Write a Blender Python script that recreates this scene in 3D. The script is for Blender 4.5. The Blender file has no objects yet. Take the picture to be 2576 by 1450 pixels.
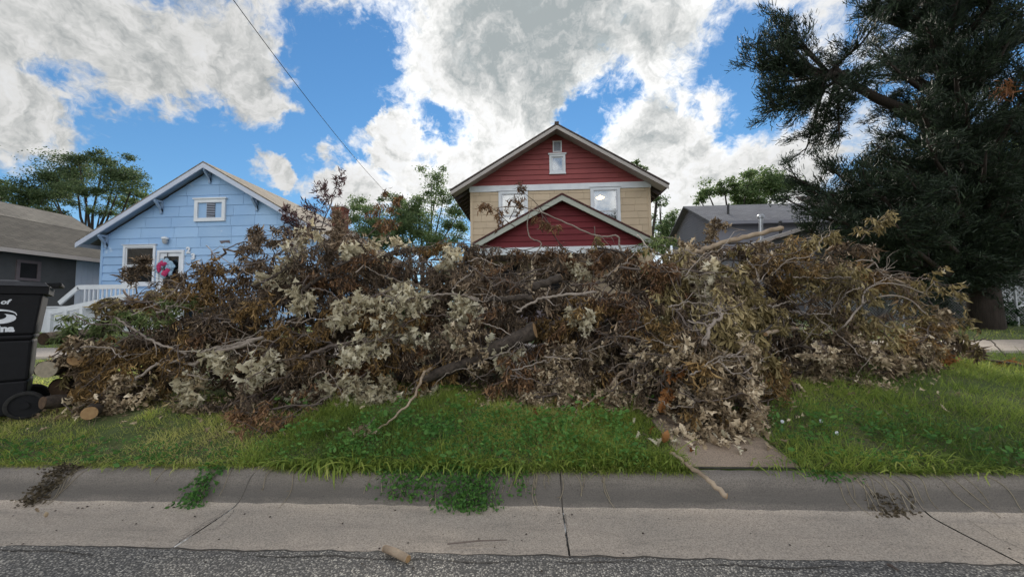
import bpy, math, random
import numpy as np
from mathutils import Matrix, Vector

# ------------------------------------------------------------------ camera
SCN = bpy.context.scene
COL = SCN.collection
CAM_H, YAW, PITCH, ROLL = 1.2, math.radians(2.9), math.radians(3.6), math.radians(0.72)
FW = np.array([-math.sin(YAW)*math.cos(PITCH), math.cos(YAW)*math.cos(PITCH), math.sin(PITCH)])
_R0 = np.array([math.cos(YAW), math.sin(YAW), 0.0])
_U0 = np.cross(_R0, FW)
RT = _R0*math.cos(ROLL) - _U0*math.sin(ROLL)
UP = _U0*math.cos(ROLL) + _R0*math.sin(ROLL)
CAM = np.array([0.0, 0.0, CAM_H])
cam_d = bpy.data.cameras.new('camera'); cam_d.sensor_width = 36.0; cam_d.lens = 13.53
cam_d.clip_end = 3000.0; cam_d.clip_start = 0.05
cam = bpy.data.objects.new('camera', cam_d); COL.objects.link(cam)
cam.matrix_world = Matrix(((RT[0], UP[0], -FW[0], CAM[0]), (RT[1], UP[1], -FW[1], CAM[1]), (RT[2], UP[2], -FW[2], CAM[2]), (0, 0, 0, 1)))
SCN.camera = cam

def ray(px, py):
    """direction of the line of sight for a point measured in the photograph (2575 px wide)"""
    return FW + RT*((px-1287.5)/967.6) - UP*((py-724.9)/967.6)
def P(px, py, Y):
    d = ray(px, py)
    return CAM + d*(Y/d[1])

# ------------------------------------------------------------------ sky, sun, exposure
SUN_DIR = ray(1375, 250); SUN_DIR = SUN_DIR/np.linalg.norm(SUN_DIR)
SUN_EL = math.asin(SUN_DIR[2]); SUN_AZ = math.atan2(SUN_DIR[0], SUN_DIR[1])
world = bpy.data.worlds.new('World'); SCN.world = world; world.use_nodes = True
wt = world.node_tree; wt.nodes.clear()
WN, WL = wt.nodes.new, wt.links.new
def wmath(op, a, b=None, c=None, clamp=False):
    n = WN('ShaderNodeMath'); n.operation = op; n.use_clamp = clamp
    for i, v in enumerate((a, b, c)):
        if v is None: continue
        if isinstance(v, (int, float)): n.inputs[i].default_value = v
        else: WL(v, n.inputs[i])
    return n.outputs[0]
def wvec(op, a, b=None, scale=None):
    n = WN('ShaderNodeVectorMath'); n.operation = op
    for i, v in enumerate((a, b)):
        if v is None: continue
        if isinstance(v, (tuple, list)): n.inputs[i].default_value = v
        else: WL(v, n.inputs[i])
    if scale is not None:
        if isinstance(scale, (int, float)): n.inputs['Scale'].default_value = scale
        else: WL(scale, n.inputs['Scale'])
    return n
def wnoise(vec, scale, detail, rough, dist=0.0, lac=2.0):
    n = WN('ShaderNodeTexNoise'); WL(vec, n.inputs['Vector'])
    n.inputs['Scale'].default_value = scale; n.inputs['Detail'].default_value = detail
    n.inputs['Roughness'].default_value = rough; n.inputs['Distortion'].default_value = dist
    n.inputs['Lacunarity'].default_value = lac
    return n.outputs['Fac']
def wramp(fac, stops):
    n = WN('ShaderNodeValToRGB'); WL(fac, n.inputs['Fac'])
    e = n.color_ramp.elements
    e[0].position, e[0].color = stops[0][0], (*stops[0][1], 1)
    e[1].position, e[1].color = stops[-1][0], (*stops[-1][1], 1)
    for p, c in stops[1:-1]:
        k = e.new(p); k.color = (*c, 1)
    return n.outputs['Color']
tc = WN('ShaderNodeTexCoord')
nd = wvec('NORMALIZE', tc.outputs['Generated']).outputs[0]
sep = WN('ShaderNodeSeparateXYZ'); WL(nd, sep.inputs[0])
den = wmath('ADD', wmath('MAXIMUM', sep.outputs[2], 0.0), 0.5)
q = WN('ShaderNodeCombineXYZ')
WL(wmath('DIVIDE', sep.outputs[0], den), q.inputs[0]); WL(wmath('DIVIDE', sep.outputs[1], den), q.inputs[1])
q = q.outputs[0]
sdir = (float(SUN_DIR[0]), float(SUN_DIR[1]), float(SUN_DIR[2]))
# warped direction so that the cloud banks get ragged outlines
wn = WN('ShaderNodeTexNoise'); WL(nd, wn.inputs['Vector']); wn.inputs['Scale'].default_value = 5.0; wn.inputs['Detail'].default_value = 5.0; wn.inputs['Roughness'].default_value = 0.6
woff = wvec('SUBTRACT', wn.outputs['Color'], (0.5, 0.5, 0.5)).outputs[0]
wd = wvec('NORMALIZE', wvec('ADD', nd, wvec('SCALE', woff, scale=0.26).outputs[0]).outputs[0]).outputs[0]
wn2 = WN('ShaderNodeTexNoise'); WL(nd, wn2.inputs['Vector']); wn2.inputs['Scale'].default_value = 14.0; wn2.inputs['Detail'].default_value = 4.0; wn2.inputs['Roughness'].default_value = 0.65
wd2 = wvec('NORMALIZE', wvec('ADD', nd, wvec('SCALE', wvec('SUBTRACT', wn2.outputs['Color'], (0.5, 0.5, 0.5)).outputs[0], scale=0.11).outputs[0]).outputs[0]).outputs[0]
def bank(px, py, deg, w):
    """one cloud bank (w > 0) or one clear gap (w < 0), by its direction and angular size"""
    d = ray(px, py); d = d/np.linalg.norm(d)
    dot = wvec('DOT_PRODUCT', wd if deg > 9 else wd2, tuple(float(x) for x in d)).outputs['Value']
    mr = WN('ShaderNodeMapRange'); mr.interpolation_type = 'SMOOTHSTEP'; WL(dot, mr.inputs['Value'])
    mr.inputs['From Min'].default_value = math.cos(math.radians(deg)); mr.inputs['From Max'].default_value = 1.0
    mr.inputs['To Min'].default_value = 0.0; mr.inputs['To Max'].default_value = w
    return mr.outputs[0]
BANKS = [(1340, 30, 20, .62), (1180, 130, 11, .2), (1520, 170, 13, .12), (1680, 120, 14, .28), (420, 60, 24, .30), (300, 200, 13, .45), (620, 220, 9, .45),
         (170, 245, 10, .5), (60, 130, 13, .42), (800, 50, 13, .3), (1000, 230, 9, .32), (1130, 250, 10, .3), (1300, 260, 12, .14), (1640, 340, 10, .28), (1720, 210, 9, .3),
         (1050, 430, 9, .75), (850, 340, 3.8, 1.5), (1850, 420, 12, .85), (1980, 60, 16, .3), (775, 438, 5, 1.5), (890, 465, 4.5, 1.4), (670, 432, 3.8, 1.4), (1200, 390, 8, .6),
         (975, 350, 5, .9), (2150, 200, 14, .15), (40, 355, 6, .7), (1815, 270, 3.4, .7), (480, 325, 4.5, .4), (690, 310, 4.5, .4), (1350, 430, 12, .5), (1650, 480, 13, .75), (1000, 455, 6, .15),
         (850, 170, 9, -.62), (960, 170, 7, -.3), (800, 260, 7, -.45), (170, 185, 4, -.3), (470, 290, 4.5, -.28), (200, 395, 11, -.95), (580, 410, 11, -.9), (870, 290, 5, -.4), (800, 385, 6, -.8), (1520, 245, 7.5, -.62),
         (1810, 190, 9, -.75), (1880, 310, 7, -.8), (1780, 320, 6, -.35), (1850, 110, 5, -.2), (380, 450, 12, -.6), (1090, 330, 6, -.6), (920, 420, 5, -.5), (1170, 320, 5, -.55), (900, 300, 5, -.5), (480, 250, 4, -.5), (700, 420, 7, -.3), (1180, 150, 4, -.45), (1450, 330, 5, -.5), (1440, 120, 8, .2), (1250, 60, 10, .2)]
acc = None
for b in BANKS:
    v = bank(*b); acc = v if acc is None else wmath('ADD', acc, v)
nA = wnoise(q, 4.4, 8.0, 0.60)
nB = wnoise(wvec('ADD', q, wvec('SCALE', woff, scale=0.35).outputs[0]).outputs[0], 13.0, 7.0, 0.66)
base = wmath('ADD', wmath('MULTIPLY', nA, 1.25), wmath('MULTIPLY', nB, 1.2))
# the banks above only describe the part of the sky seen here; the rest carries the same cover of broken cloud
mrv = WN('ShaderNodeMapRange'); mrv.interpolation_type = 'SMOOTHSTEP'; WL(wvec('DOT_PRODUCT', nd, tuple(float(x) for x in FW)).outputs['Value'], mrv.inputs['Value'])
mrv.inputs['From Min'].default_value = 0.30; mrv.inputs['From Max'].default_value = 0.62; mrv.inputs['To Min'].default_value = 0.34; mrv.inputs['To Max'].default_value = 0.0
dens = wmath('ADD', wmath('ADD', base, wmath('MULTIPLY', acc, 0.8)), wmath('ADD', mrv.outputs[0], -1.235))
cov = WN('ShaderNodeMapRange'); cov.interpolation_type = 'SMOOTHSTEP'; WL(dens, cov.inputs['Value'])
cov.inputs['From Min'].default_value = 0.0; cov.inputs['From Max'].default_value = 0.48
cov = cov.outputs[0]
# the same field a step towards the sun: edges facing the sun are bright
sun_q = (float(SUN_DIR[0]/(SUN_DIR[2]+.5)), float(SUN_DIR[1]/(SUN_DIR[2]+.5)), 0.0)
stp = wvec('SCALE', wvec('NORMALIZE', wvec('SUBTRACT', sun_q, q).outputs[0]).outputs[0], scale=0.034).outputs[0]
q2 = wvec('ADD', q, stp).outputs[0]
nA2 = wnoise(q2, 4.4, 5.0, 0.60)
nB2 = wnoise(wvec('ADD', q2, wvec('SCALE', woff, scale=0.35).outputs[0]).outputs[0], 13.0, 4.0, 0.66)
base2 = wmath('ADD', wmath('MULTIPLY', nA2, 1.25), wmath('MULTIPLY', nB2, 1.2))
shade = wmath('SUBTRACT', base, base2)                                    # > 0 : lit side
sdot = wvec('DOT_PRODUCT', nd, sdir).outputs['Value']
mr = WN('ShaderNodeMapRange'); mr.interpolation_type = 'SMOOTHSTEP'; WL(sdot, mr.inputs['Value'])
mr.inputs['From Min'].default_value = math.cos(math.radians(38)); mr.inputs['From Max'].default_value = 1.0
glow = mr.outputs[0]
# optical depth: thin = white, thick = grey
core = wmath('ADD', bank(1370, -60, 20, .68), bank(430, 90, 26, .22))
core = wmath('ADD', core, wmath('ADD', bank(1650, 330, 6, .3), bank(1700, 170, 6, .22)))
thick = wmath('ADD', wmath('ADD', wmath('MULTIPLY', wmath('ADD', base, -1.08), 0.7), core), wmath('ADD', wmath('MULTIPLY', shade, -1.5), wmath('MULTIPLY', acc, 0.12)))
ccol = wramp(thick, [(0.02, (0.90, 0.91, 0.92)), (0.25, (0.85, 0.85, 0.84)), (0.45, (0.70, 0.71, 0.70)), (0.70, (0.52, 0.54, 0.54)), (0.95, (0.36, 0.40, 0.41))])
thin = wmath('SUBTRACT', 1.0, wmath('MULTIPLY', dens, 1.5), clamp=True)
# clouds on the far side from the sun are lit from the front and shine brighter than those against it
mr = WN('ShaderNodeMapRange'); mr.interpolation_type = 'SMOOTHSTEP'; WL(sdot, mr.inputs['Value'])
mr.inputs['From Min'].default_value = 0.35; mr.inputs['From Max'].default_value = -0.5
front = mr.outputs[0]
gain = wmath('ADD', wmath('ADD', wmath('MULTIPLY', glow, wmath('ADD', wmath('MULTIPLY', thin, 0.25), 0.12)), 0.40), wmath('MULTIPLY', front, 0.68))
bgc = WN('ShaderNodeBackground'); WL(wvec('SCALE', ccol, scale=gain).outputs[0], bgc.inputs['Color'])
sky = WN('ShaderNodeTexSky'); sky.sky_type = 'NISHITA'; sky.sun_disc = False
sky.sun_elevation = SUN_EL; sky.sun_rotation = SUN_AZ
sky.air_density = 1.0; sky.dust_density = 0.0; sky.ozone_density = 3.0; sky.altitude = 400
hs = WN('ShaderNodeHueSaturation'); WL(sky.outputs[0], hs.inputs['Color']); hs.inputs['Saturation'].default_value = 1.14
vd = wvec('DIVIDE', hs.outputs[0], wvec('ADD', wvec('SCALE', hs.outputs[0], scale=0.085).outputs[0], (1, 1, 1)).outputs[0])   # soft shoulder, as a phone camera holds the bright horizon
bgs = WN('ShaderNodeBackground'); WL(wvec('MULTIPLY', vd.outputs[0], (0.8, 1.0, 1.16)).outputs[0], bgs.inputs['Color']); bgs.inputs['Strength'].default_value = 0.078
mx = WN('ShaderNodeMixShader'); WL(cov, mx.inputs[0]); WL(bgs.outputs[0], mx.inputs[1]); WL(bgc.outputs[0], mx.inputs[2])
wo = WN('ShaderNodeOutputWorld'); WL(mx.outputs[0], wo.inputs['Surface'])
world.cycles.sampling_method = 'MANUAL'; world.cycles.sample_map_resolution = 512

sun_d = bpy.data.lights.new('sun', 'SUN'); sun_d.energy = 3.2; sun_d.angle = math.radians(14); sun_d.color = (1.0, 0.93, 0.82)
sun = bpy.data.objects.new('sun', sun_d); COL.objects.link(sun)
sun.rotation_euler = Vector(tuple(-SUN_DIR)).to_track_quat('-Z', 'Y').to_euler()
SCN.view_settings.view_transform = 'Standard'; SCN.view_settings.look = 'None'
SCN.view_settings.exposure = 1.1; SCN.view_settings.gamma = 1.0; SCN.view_settings.use_curve_mapping = False
SCN.cycles.use_denoising = True
SCN.cycles.max_bounces = 6; SCN.cycles.diffuse_bounces = 3; SCN.cycles.glossy_bounces = 2; SCN.cycles.transmission_bounces = 4; SCN.cycles.transparent_max_bounces = 6
SCN.cycles.caustics_reflective = False; SCN.cycles.caustics_refractive = False

# ------------------------------------------------------------------ helpers
rng = np.random.default_rng(7)
OFFS = {}
def tag(o, label=None, cat=None, group=None, kind=None):
    if label: o['label'] = label
    if cat: o['category'] = cat
    if group: o['group'] = group
    if kind: o['kind'] = kind
    return o
def thing(name, label, cat, loc, group=None):
    o = bpy.data.objects.new(name, None); COL.objects.link(o)
    o.location = [float(v) for v in loc]; o.empty_display_size = 0.2
    OFFS[o.name] = Matrix.Translation(o.location).inverted()
    return tag(o, label, cat, group)
def link(name, me, parent=None, matrix=None):
    o = bpy.data.objects.new(name, me); COL.objects.link(o)
    if parent is not None:
        o.parent = parent
        if parent.name in OFFS: o.matrix_parent_inverse = OFFS[parent.name]
    if matrix is not None: o.matrix_basis = matrix
    return o
def np_mesh(name, V, tris=None, quads=None, mat=None, smooth=False, tint=None):
    me = bpy.data.meshes.new(name)
    V = np.asarray(V, dtype=np.float32)
    tris = np.zeros((0, 3), np.int32) if tris is None else np.asarray(tris, np.int32).reshape(-1, 3)
    quads = np.zeros((0, 4), np.int32) if quads is None else np.asarray(quads, np.int32).reshape(-1, 4)
    nl = tris.size + quads.size; npoly = len(tris)+len(quads)
    me.vertices.add(len(V)); me.vertices.foreach_set('co', V.ravel())
    me.loops.add(nl); me.loops.foreach_set('vertex_index', np.concatenate([tris.ravel(), quads.ravel()]))
    me.polygons.add(npoly)
    st = np.concatenate([np.arange(len(tris))*3, tris.size + np.arange(len(quads))*4]).astype(np.int32)
    me.polygons.foreach_set('loop_start', st)
    me.polygons.foreach_set('use_smooth', np.full(npoly, smooth, dtype=bool))
    if tint is not None:
        a = me.attributes.new('tint', 'FLOAT', 'POINT'); a.data.foreach_set('value', np.asarray(tint, np.float32))
    me.update(calc_edges=True)
    if mat: me.materials.append(mat)
    return me
class MB:
    """collects boxes, bars, tubes and polygons into one mesh"""
    def __init__(s): s.V = []; s.T = []; s.Q = []; s.n = 0; s.tint = []
    def add(s, V, tris=(), quads=(), tint=0.5):
        V = np.asarray(V, float).reshape(-1, 3)
        if len(tris): s.T.append(np.asarray(tris, np.int32).reshape(-1, 3)+s.n)
        if len(quads): s.Q.append(np.asarray(quads, np.int32).reshape(-1, 4)+s.n)
        s.V.append(V); s.n += len(V); s.tint.append(np.full(len(V), tint) if np.isscalar(tint) else tint)
        return s
    def box(s, x0, x1, y0, y1, z0, z1):
        v = [(x, y, z) for x in (x0, x1) for y in (y0, y1) for z in (z0, z1)]
        return s.add(v, quads=[(0, 1, 3, 2), (4, 6, 7, 5), (0, 4, 5, 1), (2, 3, 7, 6), (0, 2, 6, 4), (1, 5, 7, 3)])
    def hexa(s, b, t):
        """b, t: four points each (a loop and its opposite loop)"""
        return s.add(list(b)+list(t), quads=[(0, 3, 2, 1), (4, 5, 6, 7), (0, 1, 5, 4), (1, 2, 6, 5), (2, 3, 7, 6), (3, 0, 4, 7)])
    def bar(s, a, b, w, h, up=(0, 0, 1)):
        a, b, up = np.array(a, float), np.array(b, float), np.array(up, float)
        d = b-a; d /= np.linalg.norm(d); r = np.cross(d, up); r /= np.linalg.norm(r); u = np.cross(r, d)
        o = [(-r*w-u*h)/2, (r*w-u*h)/2, (r*w+u*h)/2, (-r*w+u*h)/2]
        return s.hexa([a+k for k in o], [b+k for k in o])
    def tube(s, pts, rad, sides=6, cap=True, tint=0.5):
        pts = np.asarray(pts, float); n = len(pts); rad = np.broadcast_to(np.asarray(rad, float), (n,))
        tg = np.gradient(pts, axis=0); tg /= (np.linalg.norm(tg, axis=1, keepdims=True)+1e-9)
        ref = np.array([0.0, 0, 1]) if abs(tg[0][2]) < .9 else np.array([1.0, 0, 0])
        r = np.cross(tg, ref); r /= (np.linalg.norm(r, axis=1, keepdims=True)+1e-9); u = np.cross(r, tg)
        a = np.arange(sides)*2*math.pi/sides
        ring = pts[:, None, :] + rad[:, None, None]*(np.cos(a)[None, :, None]*r[:, None, :] + np.sin(a)[None, :, None]*u[:, None, :])
        q = [(i*sides+k, i*sides+(k+1) % sides, (i+1)*sides+(k+1) % sides, (i+1)*sides+k) for i in range(n-1) for k in range(sides)]
        t = []
        if cap and sides >= 3:
            t = [(0, k+1, k) for k in range(1, sides-1)] + [((n-1)*sides, (n-1)*sides+k, (n-1)*sides+k+1) for k in range(1, sides-1)]
        return s.add(ring.reshape(-1, 3), tris=t, quads=q, tint=tint)
    def prism(s, poly, y0, y1):
        """polygon of (x, z) points, convex, extruded from y0 to y1"""
        n = len(poly); v = [(x, y0, z) for x, z in poly] + [(x, y1, z) for x, z in poly]
        t = [(0, k, k+1) for k in range(1, n-1)] + [(n, n+k+1, n+k) for k in range(1, n-1)]
        return s.add(v, tris=t, quads=[(k, n+k, n+(k+1) % n, (k+1) % n) for k in range(n)])
    def mesh(s, name, mat, smooth=False):
        return np_mesh(name, np.concatenate(s.V), np.concatenate(s.T) if s.T else None, np.concatenate(s.Q) if s.Q else None, mat, smooth, np.concatenate(s.tint))
    def build(s, name, mat, parent=None, smooth=False): return link(name, s.mesh(name, mat, smooth), parent)

# ------------------------------------------------------------------ materials
def newmat(name):
    m = bpy.data.materials.new(name); m.use_nodes = True; t = m.node_tree
    return m, t, t.nodes, t.links, t.nodes['Principled BSDF']
def ramp_node(t, fac, stops):
    n = t.nodes.new('ShaderNodeValToRGB'); t.links.new(fac, n.inputs['Fac']); e = n.color_ramp.elements
    e[0].position, e[0].color = stops[0][0], (*stops[0][1], 1)
    e[1].position, e[1].color = stops[-1][0], (*stops[-1][1], 1)
    for p, c in stops[1:-1]:
        k = e.new(p); k.color = (*c, 1)
    return n.outputs['Color']
def noise_node(t, vec, scale, detail=6, rough=.6, dist=0.0):
    n = t.nodes.new('ShaderNodeTexNoise'); t.links.new(vec, n.inputs['Vector'])
    n.inputs['Scale'].default_value = scale; n.inputs['Detail'].default_value = detail; n.inputs['Roughness'].default_value = rough; n.inputs['Distortion'].default_value = dist
    return n.outputs['Fac']
def coords(t, stretch=None):
    c = t.nodes.new('ShaderNodeTexCoord').outputs['Object']
    if stretch:
        m = t.nodes.new('ShaderNodeMapping'); t.links.new(c, m.inputs['Vector']); m.inputs['Scale'].default_value = stretch; c = m.outputs[0]
    return c
def bump(t, h, strength, dist=0.01):
    b = t.nodes.new('ShaderNodeBump'); b.inputs['Strength'].default_value = strength; b.inputs['Distance'].default_value = dist
    t.links.new(h, b.inputs['Height']); return b.outputs[0]
def mixc(t, fac, a, b, mode='MIX'):
    n = t.nodes.new('ShaderNodeMix'); n.data_type = 'RGBA'; n.blend_type = mode
    for sock, v in ((n.inputs['Factor'], fac), (n.inputs['A'], a), (n.inputs['B'], b)):
        pass
    ins = [n.inputs[0], n.inputs[6], n.inputs[7]]
    for sock, v in zip(ins, (fac, a, b)):
        if isinstance(v, (int, float)): sock.default_value = v
        elif isinstance(v, tuple): sock.default_value = (*v, 1)
        else: t.links.new(v, sock)
    return n.outputs[2]
def plain(name, c1, c2=None, scale=3.0, rough=.7, stretch=None, bmp=0.0, bscale=60, objvar=0.0, wear=None, wear_at=.62, metallic=0.0):
    """two-tone noise paint with optional relief, per-piece variation and worn patches"""
    m, t, N, L, b = newmat(name); c2 = c2 or tuple(v*.8 for v in c1)
    v = coords(t, stretch)
    n = noise_node(t, v, scale)
    col = ramp_node(t, n, [(.33, c1), (.68, c2)])
    if objvar:
        oi = N.new('ShaderNodeObjectInfo')
        hv = N.new('ShaderNodeHueSaturation'); L.new(col, hv.inputs['Color'])
        mr = N.new('ShaderNodeMapRange'); L.new(oi.outputs['Random'], mr.inputs['Value']); mr.inputs['To Min'].default_value = 1-objvar; mr.inputs['To Max'].default_value = 1+objvar
        L.new(mr.outputs[0], hv.inputs['Value']); col = hv.outputs[0]
    if wear:
        w = noise_node(t, v, scale*2.3, 8, .7)
        f = ramp_node(t, w, [(wear_at, (0, 0, 0)), (wear_at+.06, (1, 1, 1))]); col = mixc(t, f, col, wear)
    L.new(col, b.inputs['Base Color']); b.inputs['Roughness'].default_value = rough; b.inputs['Metallic'].default_value = metallic
    b.inputs['Specular IOR Level'].default_value = .3
    if bmp: L.new(bump(t, noise_node(t, v, bscale, 4), bmp), b.inputs['Normal'])
    return m
def leafmat(name, stops, trans=.35, rough=.6, detail_scale=40):
    """leaf colour from the per-leaf tint, a little light passing through the blade"""
    m, t, N, L, b = newmat(name)
    at = N.new('ShaderNodeAttribute'); at.attribute_name = 'tint'
    n = noise_node(t, coords(t), detail_scale, 3)
    f = N.new('ShaderNodeMath'); f.operation = 'MULTIPLY_ADD'; L.new(n, f.inputs[0]); f.inputs[1].default_value = .3; 
    g = N.new('ShaderNodeMath'); g.operation = 'SUBTRACT'; L.new(at.outputs['Fac'], g.inputs[0]); g.inputs[1].default_value = .15
    L.new(g.outputs[0], f.inputs[2])
    col = ramp_node(t, f.outputs[0], stops)
    L.new(col, b.inputs['Base Color']); b.inputs['Roughness'].default_value = rough; b.inputs['Specular IOR Level'].default_value = .25
    tr = N.new('ShaderNodeBsdfTranslucent'); L.new(col, tr.inputs['Color'])
    mxs = N.new('ShaderNodeMixShader'); mxs.inputs[0].default_value = trans
    L.new(b.outputs[0], mxs.inputs[1]); L.new(tr.outputs[0], mxs.inputs[2]); L.new(mxs.outputs[0], N['Material Output'].inputs['Surface'])
    return m
def glassmat(name, tint=(.02, .025, .03), refl=.5):
    m, t, N, L, b = newmat(name)
    gl = N.new('ShaderNodeBsdfGlossy'); gl.inputs['Roughness'].default_value = .04
    trp = N.new('ShaderNodeBsdfTransparent'); trp.inputs['Color'].default_value = (.75, .78, .78, 1)
    mxs = N.new('ShaderNodeMixShader'); mxs.inputs[0].default_value = refl
    L.new(trp.outputs[0], mxs.inputs[1]); L.new(gl.outputs[0], mxs.inputs[2]); L.new(mxs.outputs[0], N['Material Output'].inputs['Surface'])
    return m

# ------------------------------------------------------------------ terrain height
_gy = np.array([-50, 2.55, 2.62, 3.0, 3.5, 4.2, 5.2, 6.3, 7.6, 10, 14, 3000.])
_gz = np.array([.13, .13, .145, .19, .26, .32, .40, .48, .55, .72, .80, .80])
def gz(x, y):
    return np.interp(y, _gy, _gz)
# ------------------------------------------------------------------ ground, road, kerb
def grid_mesh(name, xs, ys, zf, mat, parent=None):
    X, Y = np.meshgrid(xs, ys); Z = zf(X, Y)
    n, m = len(ys), len(xs)
    i = np.arange((n-1)*m).reshape(n-1, m)[:, :-1].ravel()
    q = np.stack([i, i+1, i+m+1, i+m], 1)
    return link(name, np_mesh(name, np.stack([X, Y, Z], -1).reshape(-1, 3), quads=q, mat=mat, smooth=True), parent)
def m_asphalt():
    m, t, N, L, b = newmat('asphalt'); v = coords(t)
    vo = N.new('ShaderNodeTexVoronoi'); L.new(v, vo.inputs['Vector']); vo.inputs['Scale'].default_value = 105; vo.inputs['Randomness'].default_value = 1
    sp = N.new('ShaderNodeSeparateColor'); L.new(vo.outputs['Color'], sp.inputs[0])
    stone = ramp_node(t, sp.outputs[0], [(0, (.12, .114, .108)), (.4, (.28, .262, .242)), (.72, (.43, .40, .365)), (.92, (.60, .56, .49)), (1, (.72, .67, .6))])
    edge = ramp_node(t, vo.outputs['Distance'], [(.28, (1, 1, 1)), (.62, (0, 0, 0))])
    col = mixc(t, edge, (.11, .105, .10), stone)
    big = noise_node(t, v, 1.6, 5)
    col = mixc(t, 1.0, col, ramp_node(t, big, [(.3, (.72, .72, .72)), (.7, (1.1, 1.07, 1.0))]), 'MULTIPLY')
    L.new(col, b.inputs['Base Color']); b.inputs['Roughness'].default_value = .85; b.inputs['Specular IOR Level'].default_value = .2
    inv = N.new('ShaderNodeMath'); inv.operation = 'SUBTRACT'; inv.inputs[0].default_value = 1; L.new(vo.outputs['Distance'], inv.inputs[1])
    L.new(bump(t, inv.outputs[0], .9, .006), b.inputs['Normal'])
    return m
def m_concrete(name, base, dark, stain, mul=1.0, grime_shade=False):
    m, t, N, L, b = newmat(name); v = coords(t)
    n1 = noise_node(t, v, 1.3, 8, .65); n2 = noise_node(t, v, 140, 3, .7); n3 = noise_node(t, coords(t, (.6, 3.5, 5)), 2.2, 7, .7, .6)
    col = ramp_node(t, n1, [(.3, dark), (.66, base)])
    col = mixc(t, ramp_node(t, n3, [(.5, (0, 0, 0)), (.75, (.75, .75, .75))]), col, stain)
    col = mixc(t, 1.0, col, ramp_node(t, n2, [(.3, (.45, .43, .41)), (.5, (1, 1, 1)), (.72, (1.4, 1.38, 1.34))]), 'MULTIPLY')
    if grime_shade:                                               # kerb face darkened: tyre and splash dirt, plus its shade put into the colour
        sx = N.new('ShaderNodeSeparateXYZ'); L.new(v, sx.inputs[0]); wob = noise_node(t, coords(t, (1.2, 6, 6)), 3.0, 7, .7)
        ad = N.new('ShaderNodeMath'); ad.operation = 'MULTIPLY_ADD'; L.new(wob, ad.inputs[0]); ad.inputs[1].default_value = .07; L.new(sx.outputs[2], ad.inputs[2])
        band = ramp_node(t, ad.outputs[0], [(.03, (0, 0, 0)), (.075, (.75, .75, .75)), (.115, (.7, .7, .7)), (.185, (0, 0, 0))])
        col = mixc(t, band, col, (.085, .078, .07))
    vo = N.new('ShaderNodeTexVoronoi'); L.new(v, vo.inputs['Vector']); vo.inputs['Scale'].default_value = 19
    pit = ramp_node(t, vo.outputs['Distance'], [(.05, (.45, .42, .4)), (.11, (1, 1, 1))]); col = mixc(t, .6, col, pit, 'MULTIPLY')
    L.new(col, b.inputs['Base Color']); b.inputs['Roughness'].default_value = .9; b.inputs['Specular IOR Level'].default_value = .2
    L.new(bump(t, n2, .35, .004), b.inputs['Normal'])
    return m
MAT = {}
MAT['asphalt'] = m_asphalt()
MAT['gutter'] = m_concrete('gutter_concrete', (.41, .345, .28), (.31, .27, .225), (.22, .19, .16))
MAT['kerb'] = m_concrete('kerb_concrete', (.23, .20, .17), (.165, .145, .125), (.10, .088, .076), grime_shade=True)
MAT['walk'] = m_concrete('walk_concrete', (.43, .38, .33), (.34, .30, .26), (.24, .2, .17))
MAT['landing'] = m_concrete('landing_concrete', (.34, .265, .2), (.25, .195, .15), (.17, .13, .1))
MAT['crack'] = plain('crack_dirt', (.045, .04, .034), (.085, .075, .065), 20, .95)
def m_soil():
    m, t, N, L, b = newmat('soil'); v = coords(t)
    n = noise_node(t, v, 2.2, 8, .7); n2 = noise_node(t, v, 45, 4, .7)
    col = ramp_node(t, n, [(.3, (.05, .075, .018)), (.5, (.07, .10, .022)), (.72, (.095, .085, .04))])
    col = mixc(t, 1.0, col, ramp_node(t, n2, [(.3, (.6, .6, .6)), (.7, (1.3, 1.3, 1.2))]), 'MULTIPLY')
    L.new(col, b.inputs['Base Color']); b.inputs['Roughness'].default_value = .95
    L.new(bump(t, n2, .6, .03), b.inputs['Normal']); return m
MAT['soil'] = m_soil()
Y_AS, Y_G, Y_KB = 1.985, 2.435, 2.66
xs = np.concatenate([np.linspace(-1500, -30, 12), np.linspace(-28, 28, 113), np.linspace(30, 1500, 12)])
ys = np.concatenate([np.linspace(2.665, 7, 46), np.linspace(7.3, 16, 24), [20, 30, 50, 90, 200, 500, 1500]])
def soil_z(X, Y):
    return gz(X, Y) + .018*np.sin(X*2.1+Y)*np.clip(Y-2.7, 0, 1) - .012*(Y < 2.72)
tag(grid_mesh('ground', xs, ys, soil_z, MAT['soil']), kind='structure')
def road_z(X, Y): return .028 - .02*np.abs(Y+2.2)/4 + .003*np.sin(X*3+Y*5)
rx = np.concatenate([np.linspace(-600, -14, 10), np.linspace(-12, 12, 700), np.linspace(14, 600, 10)])
yy = np.concatenate([np.linspace(-7, 1.2, 12), np.linspace(1.3, 1.93, 10)])
X, Y = np.meshgrid(rx, np.append(yy, 2.0))
edge = Y_AS + .004*np.sin(rx*5.0) + .004*np.sin(rx*23+1) + rng.normal(0, .003, len(rx))
Y[-1] = edge
Zr = road_z(X, Y); Zr[-1] -= .007
n_, m_ = X.shape; i = np.arange((n_-1)*m_).reshape(n_-1, m_)[:, :-1].ravel()
road = tag(link('road', np_mesh('road', np.stack([X, Y, Zr], -1).reshape(-1, 3), quads=np.stack([i, i+1, i+m_+1, i+m_], 1), mat=MAT['asphalt'], smooth=True)), kind='structure')
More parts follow.
